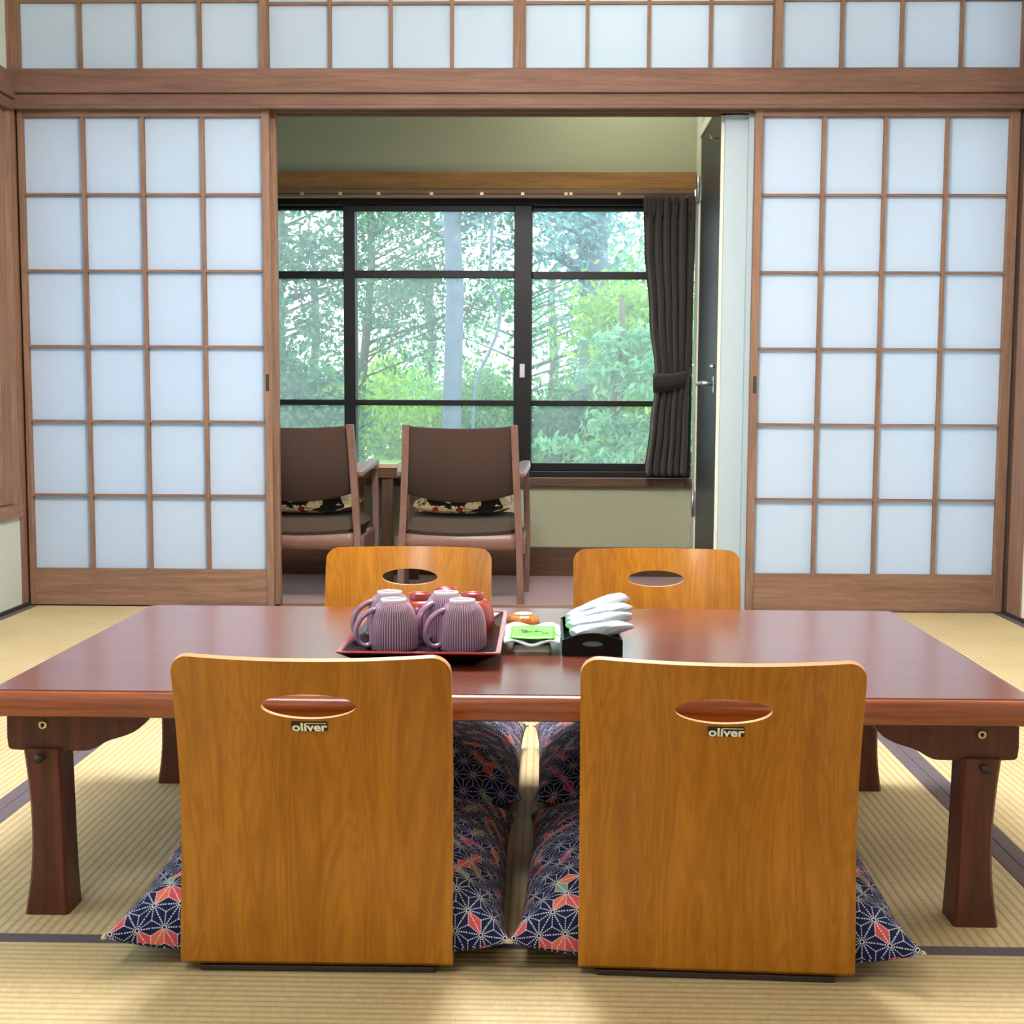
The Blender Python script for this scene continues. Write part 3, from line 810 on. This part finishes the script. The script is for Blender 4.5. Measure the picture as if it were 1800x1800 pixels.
# ------------------------------------------------------------------ tray with mugs and bowls
tray = tag(empty('tray', (-.193, 2.275, TZ)), 'black lacquered tray with a red rim under the mugs', 'tray')
def mk_tray():
    W, D = .127, .213
    r = lambda w, d, z: rrect(w, d, .006, z, 3)
    MB().loops([r(W-.040, D-.040, 0), r(W-.034, D-.034, .004), r(W-.001, D-.001, .0235)], 0, False, True, False).loops([r(W-.008, D-.008, .0245), r(W-.040, D-.040, .007)], 0, False, False, True).build('body', 'black_lacquer', tray)
    MB().loops([r(W-.001, D-.001, .0233), r(W, D, .0248), r(W-.001, D-.001, .0262), r(W-.0075, D-.0075, .0262), r(W-.009, D-.009, .0243)], 0, False, False, False).build('rim', 'red_lacquer', tray)
mk_tray()
ZI = TZ+.0072
def mug_mesh():
    n, ribs = 336, 56
    prof = [(.0375, 0), (.0385, .002), (.0385, .012), (.0383, .028), (.0375, .042), (.0355, .054), (.0320, .064), (.0275, .071), (.0225, .0755), (.0205, .077), (.0180, .0785), (.0158, .0812)]
    L = []
    for k, (r, z) in enumerate(prof):
        amp = .0010 if 0 < k < 8 else .0003
        L.append([((r+amp*math.cos(ribs*2*PI*i/n))*math.cos(2*PI*i/n), (r+amp*math.cos(ribs*2*PI*i/n))*math.sin(2*PI*i/n), z) for i in range(n)])
    m = MB(); m.loops(L, 0, True, False, True)
    m.lathe([(.0375, 0), (.0345, .0004), (.0345, .03), (.030, .06), (.012, .068)], n=64, cap0=False)
    foot = MB().lathe([(.0212, .0762), (.0215, .0795), (.0208, .0812), (.0160, .0818), (.0155, .0808)], n=48, cap0=False, cap1=False)
    hp = [(.0375, 0, .009), (.046, 0, .0055), (.055, 0, .0075), (.0625, 0, .016), (.0645, 0, .029), (.0615, 0, .042), (.054, 0, .053), (.044, 0, .0605), (.031, 0, .0655)]
    hp = chaikin(hp, 1); H = []
    for i, p in enumerate(hp):
        d = (Vector(hp[min(i+1, len(hp)-1)])-Vector(hp[max(i-1, 0)])).normalized(); nn = Vector((-d.z, 0, d.x))
        wv, tv = .0072, .0044
        H.append([tuple(Vector(p)+Vector((0, 1, 0))*wv*math.cos(a*PI/5)+nn*tv*math.sin(a*PI/5)) for a in range(10)])
    return m.mesh('cup_body', 'mug_ribbed'), foot.mesh('foot_ring', 'mug_foot'), MB().loops(H, 0, True).mesh('handle', 'mug_glaze')
MUG = mug_mesh()
for (x, y, a), lb in (((-.246, 2.205, 3.55), 'ribbed mauve mug upside down, front left on the tray'),
                      ((-.133, 2.205, 3.55), 'ribbed mauve mug upside down, front right on the tray'),
                      ((-.262, 2.293, 3.50), 'ribbed mauve mug upside down, behind the front left mug'),
                      ((-.166, 2.293, 3.95), 'ribbed mauve mug upside down, behind the front right mug')):
    r = tag(empty('mug', (x, y, ZI), a), lb, 'mug', 'ribbed mauve mugs upside down on the tray')
    for nm, me in zip(('cup_body', 'foot_ring', 'handle'), MUG): put(nm, me, r)
BOWL = (MB().lathe([(.0395, 0), (.0400, .003), (.0395, .016), (.0375, .032), (.0335, .045), (.0270, .0535), (.0195, .056)], n=48, cap0=False).lathe([(.0395, 0), (.0375, .001), (.036, .03), (.028, .05), (.010, .054)], n=48, cap0=False).mesh('bowl_body', 'red_bowl'),
        MB().lathe([(.0190, .0555), (.0200, .0660), (.0192, .0668), (.0172, .0662), (.0165, .0635), (.002, .0630)], n=40, cap0=False).mesh('foot_ring', 'red_bowl'))
for (x, y), lb in (((-.218, 2.376), 'red lacquer bowl upside down, between the two rear mugs'),
                   ((-.126, 2.382), 'red lacquer bowl upside down at the right of the tray'),
                   ((-.178, 2.4475), 'red lacquer bowl upside down at the far side of the tray')):
    r = tag(empty('lacquer_bowl', (x, y, ZI)), lb, 'bowl', 'red lacquer bowls upside down on the tray')
    for nm, me in zip(('bowl_body', 'foot_ring'), BOWL): put(nm, me, r)

# ------------------------------------------------------------------ white wavy dish with tea packets
dish = tag(empty('dish', (-.0195, 2.283, TZ)), 'white porcelain dish with wavy edges on a low foot', 'dish')
def mk_dish():
    w, d, n = .0485, .094, 28
    def P(u, v, s):
        e = max(abs(u), abs(v)); wave = .0035*math.cos(u*PI*1.6+PI)*(abs(v) > .0)*abs(v)**2 + .003*math.cos(v*PI*1.5+PI)*abs(u)**2
        k = 1-.06*(abs(u*v))**2
        return (w*u*k, d*v*k+ .003*math.cos(u*PI*1.6)*v, .014+.007*e**3+wave+(0 if s > 0 else -.0042))
    vs = [P(2*i/n-1, 2*j/n-1, s) for s in (1, -1) for i in range(n+1) for j in range(n+1)]
    fs = []; W_ = n+1; o = W_*W_
    for i in range(n):
        for j in range(n):
            a = i*W_+j; fs += [(a, a+W_, a+W_+1, a+1), (o+a, o+a+1, o+a+W_+1, o+a+W_)]
        for a, b in ((i, i+1),):
            fs += [(a*W_, b*W_, o+b*W_, o+a*W_), (a*W_+n, o+a*W_+n, o+b*W_+n, b*W_+n), (a, o+a, o+b, b), (n*W_+a, n*W_+b, o+n*W_+b, o+n*W_+a)]
    MB().add(vs, fs, 0, True).build('plate', 'porcelain', dish)
    MB().loops([rrect(a, b, .008, z, 4) for a, b, z in ((.033, .072, 0), (.032, .071, .004), (.030, .066, .011))]).build('foot', 'porcelain', dish, bevel=.001)
mk_dish()
def packet(label, loc, rz, w, d, marks):
    r = tag(empty('tea_packet', loc, rz), label, 'tea packet', 'green tea packets on the white dish')
    n = 16; vs = []
    for s in (1, -1):
        for i in range(n+1):
            for j in range(n+1):
                u, v = 2*i/n-1, 2*j/n-1
                e = max(0, (1-abs(u)**6)*(1-abs(v)**6)); puff = .0026*e**.6 if abs(u) < .9 else .0006
                vs.append((w*u, d*v*(1-.02*math.sin(u*5)), s*(puff+.0003)+.0006*math.sin(u*4+v*2)))
    fs = []; W_ = n+1; o = W_*W_
    for i in range(n):
        for j in range(n):
            a = i*W_+j; fs += [(a, a+W_, a+W_+1, a+1), (o+a, o+a+1, o+a+W_+1, o+a+W_)]
        fs += [(i*W_, (i+1)*W_, o+(i+1)*W_, o+i*W_), (i*W_+n, o+i*W_+n, o+(i+1)*W_+n, (i+1)*W_+n), (i, o+i, o+i+1, i+1), (n*W_+i, n*W_+i+1, o+n*W_+i+1, o+n*W_+i)]
    MB().add(vs, fs, 0, True).build('wrapper', 'packet_green', r)
    if marks:
        for body, x, y, sz, mt in (('お茶', .001, -.014, .017, 'ink_green'), ('和', -.0145, -.004, .012, 'ink_green'), ('の', .008, .008, .008, 'ink_green'), ('印', -.0145, -.022, .010, 'ink_red'), ('煎', .021, -.030, .013, 'ink_green')):
            put('lettering', text_mesh(body, sz, .0001, mt, .0004), r, (x, y, .0034))
packet('green tea packet under the printed one on the dish', (-.016, 2.292, TZ+.0195), .16, .036, .062, False)
packet('printed green tea packet on top, facing the camera on the dish', (-.018, 2.262, TZ+.0252), -.02, .036, .062, True)

sw = tag(empty('wrapped_sweet', (-.037, 2.468, TZ), .1), 'round orange brown wrapped sweet behind the white dish', 'sweet')
L = []
for r, z in ((.024, 0), (.0295, .004), (.0300, .010), (.0265, .018), (.0200, .0225)):
    L.append([((r+.0012*math.sin(9*2*PI*i/40)+.0008*math.sin(17*i))*math.cos(2*PI*i/40), (r+.0012*math.sin(9*2*PI*i/40))*math.sin(2*PI*i/40), z) for i in range(40)])
MB().loops(L, 0, True).build('wrapper', 'sweet_wrap', sw)
MB().lathe([(.0195, .0222), (.0165, .0250), (.0150, .0255)], n=20).build('seal', 'sweet_top', sw)

# ------------------------------------------------------------------ towel box
tb = tag(empty('towel_box', (.079, 2.30, TZ)), 'black lacquered box with arched ends holding wrapped towels', 'box')
def mk_box():
    w, d, t = .049, .115, .0035
    arch = [(-w, 0)]+[(w, 0)]+[(w*math.cos(PI*i/16*1.0) if False else w-2*w*i/16, .0255+.0120*math.sin(PI*i/16)) for i in range(17)]
    slot = [(.017*math.cos(2*PI*i/20)*(1.0), .0195+.0042*math.sin(2*PI*i/20)) for i in range(20)]
    for y in (-d, d-t):
        bm = bmesh.new()
        o = [bm.verts.new((x, y, z)) for x, z in arch]; h = [bm.verts.new((x, y, z)) for x, z in slot]
        es = [bm.edges.new((o[i], o[(i+1) % len(o)])) for i in range(len(o))]+[bm.edges.new((h[i], h[(i+1) % len(h)])) for i in range(len(h))]
        bmesh.ops.triangle_fill(bm, use_beauty=True, edges=es)
        for f in [f for f in bm.faces if (f.calc_center_median().x/.017)**2+((f.calc_center_median().z-.0195)/.0042)**2 < .8]: bm.faces.remove(f)
        rr = bmesh.ops.extrude_face_region(bm, geom=list(bm.faces))
        for v in [g for g in rr['geom'] if isinstance(g, bmesh.types.BMVert)]: v.co.y += t
        bmesh.ops.recalc_face_normals(bm, faces=bm.faces)
        me = bpy.data.meshes.new('end_panel'); bm.to_mesh(me); bm.free(); me.materials.append(M['black_lacquer'])
        put('end_panel', me, tb)
    for s in (-1, 1):
        a, b = sorted((s*w, s*(w-t))); MB().box(a, b, -d+t, d-t, 0, .0255).build('side_panel', 'black_lacquer', tb, bevel=.0008)
    MB().box(-w+t, w-t, -d+t, d-t, 0, .003).build('bottom', 'black_lacquer', tb)
mk_box()
def towel(label, a, b, wv, seed):
    """flattened wrapped towel between two points, its wrapper crimped at the far end"""
    a, b = Vector(a), Vector(b); d = (b-a); ln = d.length; d.normalize()
    side = d.cross(Vector((0, 0, 1))).normalized(); up = side.cross(d)
    r = tag(empty('wrapped_towel', tuple(a)), label, 'towel', 'white wrapped towels in the black box')
    rng = random.Random(seed); L = []
    for i in range(15):
        u = i/14
        w = wv*(.72+.34*math.sin(PI*min(1, u*.62+.08)))
        t = .0098*(1-.45*max(0, (u-.78)/.22)**1.5)*(1-.5*max(0, (.12-u)/.12))
        ring = []
        for k in range(16):
            an = 2*PI*k/16; ca, sa = math.cos(an), math.sin(an)
            ca, sa = math.copysign(abs(ca)**.6, ca), math.copysign(abs(sa)**.75, sa)
            rr = 1+.07*math.sin(3*an+seed+u*7)+.05*rng.uniform(-1, 1)
            ring.append(tuple(d*ln*(u+.02*math.sin(an*2+seed)*(u > .9)) + side*w*ca*rr + up*t*sa*rr))
        L.append(ring)
    MB().loops(L, 0, True).build('wrapper', 'towel_wrap', r).data.set_sharp_from_angle(angle=.55)
towel('white wrapped towel lowest and nearest in the black box', (.047, 2.205, .3715), (.139, 2.245, .3790), .018, 1)
towel('white wrapped towel second from the front in the black box', (.043, 2.245, .3765), (.142, 2.295, .3880), .018, 5)
towel('white wrapped towel third from the front in the black box', (.043, 2.292, .3760), (.143, 2.345, .3960), .018, 2)
towel('white wrapped towel rearmost and topmost in the black box', (.044, 2.340, .3760), (.140, 2.392, .4065), .019, 3)

# ------------------------------------------------------------------ sunroom armchairs, cushions and small table
def armchair(label, x, y):
    r = tag(empty('armchair', (x, y, -.003)), label, 'armchair', 'brown upholstered armchairs in the sunroom')
    hw = .2235
    for s in (-1, 1):
        xo = lambda q: s*q
        L = []
        for z, yy, xx in ((0, -.010, .236), (.20, .0, .232), (.36, .004, .224), (.52, -.012, .2165), (.662, -.040, .2105)):
            L.append([(xo(xx), yy-.016, z), (xo(xx-.026), yy-.016, z), (xo(xx-.026), yy+.018, z), (xo(xx), yy+.018, z)])
        MB().loops(L).build('back_leg', 'chairwood_Z', r, bevel=.002)
        xf = lambda q: s*q
        L = []
        for z, yy, xx in ((0, .325, .250), (.20, .350, .256), (.36, .372, .252), (.480, .388, .246)):
            L.append([(xf(xx), yy-.018, z), (xf(xx-.024), yy-.018, z), (xf(xx-.024), yy+.020, z), (xf(xx), yy+.020, z)])
        MB().loops(L).build('front_leg', 'chairwood_Z', r, bevel=.002)
        A = []
        for u in range(9):
            q = u/8; yy = .004+(.405-.004)*q; zz = .470+.028*math.sin(PI*.5*q)+.004*math.sin(PI*q); wv = .015+.011*math.sin(PI*q)
            xx = .222+(.238-.222)*q
            A.append([(s*(xx-wv), yy, zz), (s*(xx+wv), yy, zz), (s*(xx+wv*.8), yy, zz+.017), (s*(xx-wv*.8), yy, zz+.017)])
        MB().loops(A).build('armrest', 'chairwood_Y', r, bevel=.003)
        MB().box(*sorted((s*.222, s*.240)), .012, .345, .185, .245).build('side_rail', 'chairwood_Y', r, bevel=.002)
    def curved(z0, z1, y0, t, bow, w, nm, mt, sag0=0.0, sag1=0.0, lean=0.0):
        L = []
        for i in range(17):
            u = -1+2*i/16; yy = y0-bow*(1-u*u); a0 = z0-sag0*(1-u*u); a1 = z1-sag1*(1-u*u)
            L.append([(w*u, yy, a0), (w*u, yy-lean, a1), (w*u, yy+t*.4-lean, a1+.006), (w*u, yy+t-lean, a1), (w*u, yy+t, a0), (w*u, yy+t*.5, a0-.006)])
        MB().loops(L, 0, True).build(nm, mt, r)
    curved(.412, .652, .004, .035, .020, .200, 'backrest', 'fabric_brown', .032, .010, .034)
    curved(.200, .255, -.012, .026, .010, .208, 'rear_rail', 'chairwood_X', 0, .004)
    curved(.190, .245, .335, .024, -.006, .232, 'front_rail', 'chairwood_X')
    vs = []; n = 24
    for k in (1, -1):
        for i in range(n+1):
            for j in range(n+1):
                u, v = 2*i/n-1, 2*j/n-1; e = max(0, (1-abs(u)**8)*(1-abs(v)**8))
                vs.append((.200*u*(1+.12*(v+1)/2), .176+.186*v-.020*(1-u*u)*(v < 0)*(-v), .276+(.042*e**.28 if k > 0 else -.036*e**.25)-.012*(1-u*u)*(v < 0)*(-v)))
    fs = []; w_ = n+1
    for k in (0, 1):
        for i in range(n):
            for j in range(n): a = k*w_*w_+i*w_+j; fs.append((a, a+w_, a+w_+1, a+1))
    MB().add(vs, fs, 0, True).build('seat', 'fabric_seat', r)
    return r
armchair('brown upholstered armchair in the middle of the opening, back to the room', -.311, 5.035)
armchair('brown upholstered armchair half hidden by the left screen', -.912, 5.035)
for lb, x, s in (('small flowered cushion on the armchair in the middle of the opening', -.309, 11), ('small flowered cushion on the armchair half hidden by the left screen', -.905, 12)):
    r = tag(empty('chair_cushion', (x, 5.262, .354)), lb, 'cushion', 'small flowered chair cushions')
    put('cover', pillow(.37, .34, .11, 'cover', 'floral_cloth', 30, s, .03, .03, .35, .004, 0, 0), r)

ct = tag(empty('coffee_table', (-.68, 5.60, -.003)), 'small wooden table between the armchairs under the window', 'table')
MB().box(-.14, .16, -.135, .17, .478, .498).build('tabletop', 'pale_top', ct, bevel=.003)
for a, b in ((-.13, -.112), (.145, .163)): MB().box(-.13, .15, a, b, .44, .478).build('apron', 'darkwood_X', ct)
for x, y, mt in ((-.095, .10, 'sunwood_Z'), (.045, -.10, 'darkwood_Z'), (.13, .10, 'darkwood_Z'), (-.095, -.10, 'darkwood_Z')):  # one leg gets lighter wood to paint the light falling on it
    MB().box(x-.022, x+.022, y-.02, y+.02, 0, .46).build('leg', mt, ct, bevel=.003)

# ------------------------------------------------------------------ lamps
def pendant(label, x, y, z0, h, em):
    lamp = tag(empty('pendant_lamp', (x, y, z0)), label, 'lamp', 'square pendant lamps')
    MB().box(-h, h, -h, h, 0, .09).build('diffuser', em, lamp, bevel=.004)
    for sx in (-1, 1):
        for sy in (-1, 1): MB().box(*sorted((sx*h, sx*(h+.014))), *sorted((sy*h, sy*(h+.014))), -.01, .105).build('corner_strip', 'sunwood_Z', lamp)
    f = h+.012
    for z in (-.008, .091):
        for b in ((-f, f, -f, -h), (-f, f, h, f), (-f, -h, -h, h), (h, f, -h, h)): MB().box(*b, z, z+.008).build('frame_strip', 'sunwood_X', lamp)
    MB().tube([(0, 0, .11), (0, 0, HC-z0)], .005).build('cord', 'cord_grey', lamp)
pendant('square pendant lamp hanging above the far side of the low table', -.11, 3.05, 2.06, .27, 'lamp_diffuser')
pendant('unseen square pendant lamp added as fill light from the camera side', -.85, .25, 2.385, .28, 'fill_diffuser')  # added out of view to brighten the chair backs and near floor
sl = tag(empty('ceiling_lamp', (.28, 5.45, 2.36)), 'small round ceiling lamp of the sunroom', 'lamp')
MB().lathe([(.11, 0), (.11, -.02), (.10, -.03)], n=32).build('base', 'plaster_white', sl)
MB().lathe([(.10, -.03), (.098, -.05), (.075, -.07), (.03, -.078)], n=32).build('diffuser', 'sunroom_diffuser', sl)

# ------------------------------------------------------------------ garden
tag(MB().box(-14, 14, 6.3, 34, -1.3, -1.2).box(-14, -2.3, -8, 6.3, -1.3, -1.2).build('ground', 'earth'), 'mossy garden ground outside the window', kind='structure')
def leaves(rng, centers, n, size, name, mat, parent, flatten=1.0):
    c = np.array(centers); idx = np.array([rng.randrange(len(c)) for _ in range(n)])
    npr = np.random.RandomState(rng.randrange(10**6))
    p = c[idx, :3] + npr.normal(size=(n, 3))*c[idx, 3:4]*np.array([1, 1, flatten])
    a = npr.normal(size=(n, 3)); a /= np.linalg.norm(a, axis=1)[:, None]
    b = np.cross(a, npr.normal(size=(n, 3))); b /= np.linalg.norm(b, axis=1)[:, None]
    nn = np.cross(a, b); s = size*npr.uniform(.6, 1.35, (n, 1))
    v = np.stack([p-a*s, p+b*s*.42+nn*s*.12, p+a*s, p-b*s*.42+nn*s*.12], 1).reshape(-1, 3)
    me = bpy.data.meshes.new(name); me.vertices.add(4*n); me.vertices.foreach_set('co', v.ravel())
    me.loops.add(4*n); me.loops.foreach_set('vertex_index', np.arange(4*n)); me.polygons.add(n)
    me.polygons.foreach_set('loop_start', np.arange(0, 4*n, 4)); me.polygons.foreach_set('loop_total', np.full(n, 4))
    me.update(calc_edges=True); me.materials.append(M[mat])
    o = put(name, me, parent); o['kind'] = 'stuff'; return o
def tree(label, x, y, z0, h, r, lean, crown, n, size, mat, bark, seed, group='trees in the garden', spread=.5, flatten=1.0, nb=10, name='garden_tree'):
    """crown: list of (dx, dy, z0, z1, radius) blobs filled with twigs and leaves"""
    rng = random.Random(seed)
    root = tag(empty(name, (x, y, z0)), label, 'tree' if name == 'garden_tree' else 'shrub', group)
    pts = [(lean*h*(i/8)**1.2+.03*math.sin(i*1.7+seed), .02*math.sin(i+seed), h*i/8) for i in range(9)]
    MB().tube(pts, [r*(1-.45*i/8) for i in range(9)], 10).build('trunk', bark, root)
    cs = []; br = MB()
    for dx, dy, a, b, rad in crown:
        for _ in range(nb):
            q = (dx+rng.uniform(-rad, rad), dy+rng.uniform(-rad, rad)*.7, rng.uniform(a, b)-z0)
            f = max(.05, min(.98, (q[2]-abs(q[0])*.35)/h)); base = Vector((lean*h*f**1.2, 0, h*f))
            mid = base.lerp(Vector(q), .5)+Vector((rng.uniform(-.1, .1), rng.uniform(-.1, .1), rng.uniform(-.02, .12)))
            br.tube([base, mid, q], [r*.22, r*.13, r*.05], 5)
            for t in (.55, .75, .9, 1.0):
                cs.append((*base.lerp(mid, t*2-1 if t < .5 else 1).lerp(Vector(q), max(0, t*2-1)), spread*(.4+.6*t)*rng.uniform(.5, 1)))
    br.build('branches', bark, root)
    leaves(rng, cs, n, size, 'foliage', mat, root, flatten)
    return root
tree('tall straight grey trunk in the middle pane of the window', -.745, 11, -1.2, 7.5, .085, -.004, [(.5, 0, 2.0, 2.9, .8), (-.1, .3, 2.3, 3.4, .9)], 1500, .040, 'leaf_blue', 'bark_grey', 3, spread=.22, nb=8)
tree('wide grey trunk behind the foliage at the right of the window', .46, 13.5, -1.2, 8, .18, .0, [(0, 0, 1.9, 3.4, 1.1)], 2600, .045, 'leaf_blue', 'bark_grey', 4, spread=.34, nb=12)
tree('thin grey trunk at the top left of the window', -1.93, 10, -1.2, 6, .055, .0, [(0, 0, 1.25, 2.6, .55), (.5, 0, 1.2, 2.4, .5)], 4200, .030, 'leaf_dark', 'bark_brown', 5, spread=.16, nb=14)
tree('lacy broadleaf tree spreading over the middle pane', -1.75, 12.5, -1.2, 5, .05, .05, [(.3, 0, 1.05, 2.7, .7), (1.0, 0, 1.5, 2.6, .6)], 5600, .033, 'leaf_dark', 'bark_brown', 6, spread=.20, nb=16)
tree('pale open tree far behind the grey trunk', -.35, 16, -1.2, 6, .07, .02, [(0, 0, .6, 2.2, 1.4), (1.5, 0, 1.6, 3.2, .8)], 7500, .040, 'leaf_pale', 'bark_grey', 7, spread=.26, nb=16)
tree('fresh green maple with layered sprays at the right pane', .42, 8.8, -1.2, 2.6, .03, .02, [(-.05, 0, .15, 1.0, .34), (.25, 0, .5, 1.25, .30)], 5200, .034, 'leaf_pale', 'bark_brown', 8, spread=.10, flatten=.4, nb=14)
tree('bright yellow green tree behind the maple at the right pane', .85, 11, -1.2, 3.2, .05, .0, [(0, 0, .2, 1.6, .5)], 6000, .04, 'leaf_bright', 'bark_brown', 9, spread=.17, nb=18)
tree('dark green tree at the left pane', -2.15, 9.5, -1.2, 2.9, .05, .03, [(.1, 0, .1, 1.4, .45), (.5, .2, .2, 1.1, .35)], 8000, .033, 'leaf_dark', 'bark_brown', 10, spread=.15, nb=18)
for i, (x, y, zt, w, mt, lb) in enumerate(((-1.75, 12.2, .95, .55, 'leaf_bright', 'bright green shrub in front of the lacy tree'),
        (-1.05, 12.8, .75, .55, 'leaf_bright', 'yellow green shrub left of the grey trunk'),
        (-.45, 12.4, .95, .45, 'leaf_mid', 'mid green shrub just right of the grey trunk'),
        (-2.45, 11.5, 1.15, .5, 'leaf_mid', 'tall mid green shrub behind the left pane'),
        (.15, 11.6, .9, .5, 'leaf_dark', 'dark green shrub behind the maple'),
        (1.3, 12, 1.3, .6, 'leaf_dark', 'dark shrub near the curtain'))):
    tree(lb, x, y, -1.2, zt+1.0, .03, 0, [(0, 0, -.5, zt, w)], 6000, .036, mt, 'bark_brown', 20+i, 'shrubs in the garden', .2, 1, 18, 'garden_shrub')
for i in range(6):
    x = -5.0+i*1.7
    tree(('broad background tree %s' % ('far left', 'at the far left edge of the view', 'behind the left pane', 'behind the middle pane', 'behind the right pane', 'far right behind the curtain')[i]), x, 19+.6*(i % 2), -1.2, 3.8, .09, 0, [(0, 0, -.9, .9+.2*(i % 3), 1.2)], 8000, .065, ('leaf_mid', 'leaf_dark', 'leaf_bright')[i % 3], 'bark_brown', 40+i, 'background trees', .33, 1, 18)
# crooked bare branch beside the grey trunk
bp = [(-.42, 10.8, 2.4), (-.43, 10.8, 1.85), (-.46, 10.8, 1.68), (-.36, 10.8, 1.52), (-.36, 10.8, 1.32), (-.46, 10.8, 1.08), (-.56, 10.8, .90), (-.58, 10.8, .3)]
cb = tag(empty('bare_branch', (-.55, 10.8, -1.2)), 'crooked bare stem right of the tall grey trunk', 'branch')
MB().tube([(x+.55, y-10.8, z+1.2) for x, y, z in chaikin(bp+[(-.55, 10.8, -1.2)], 2)], .013, 7).build('stem', 'bark_grey', cb)
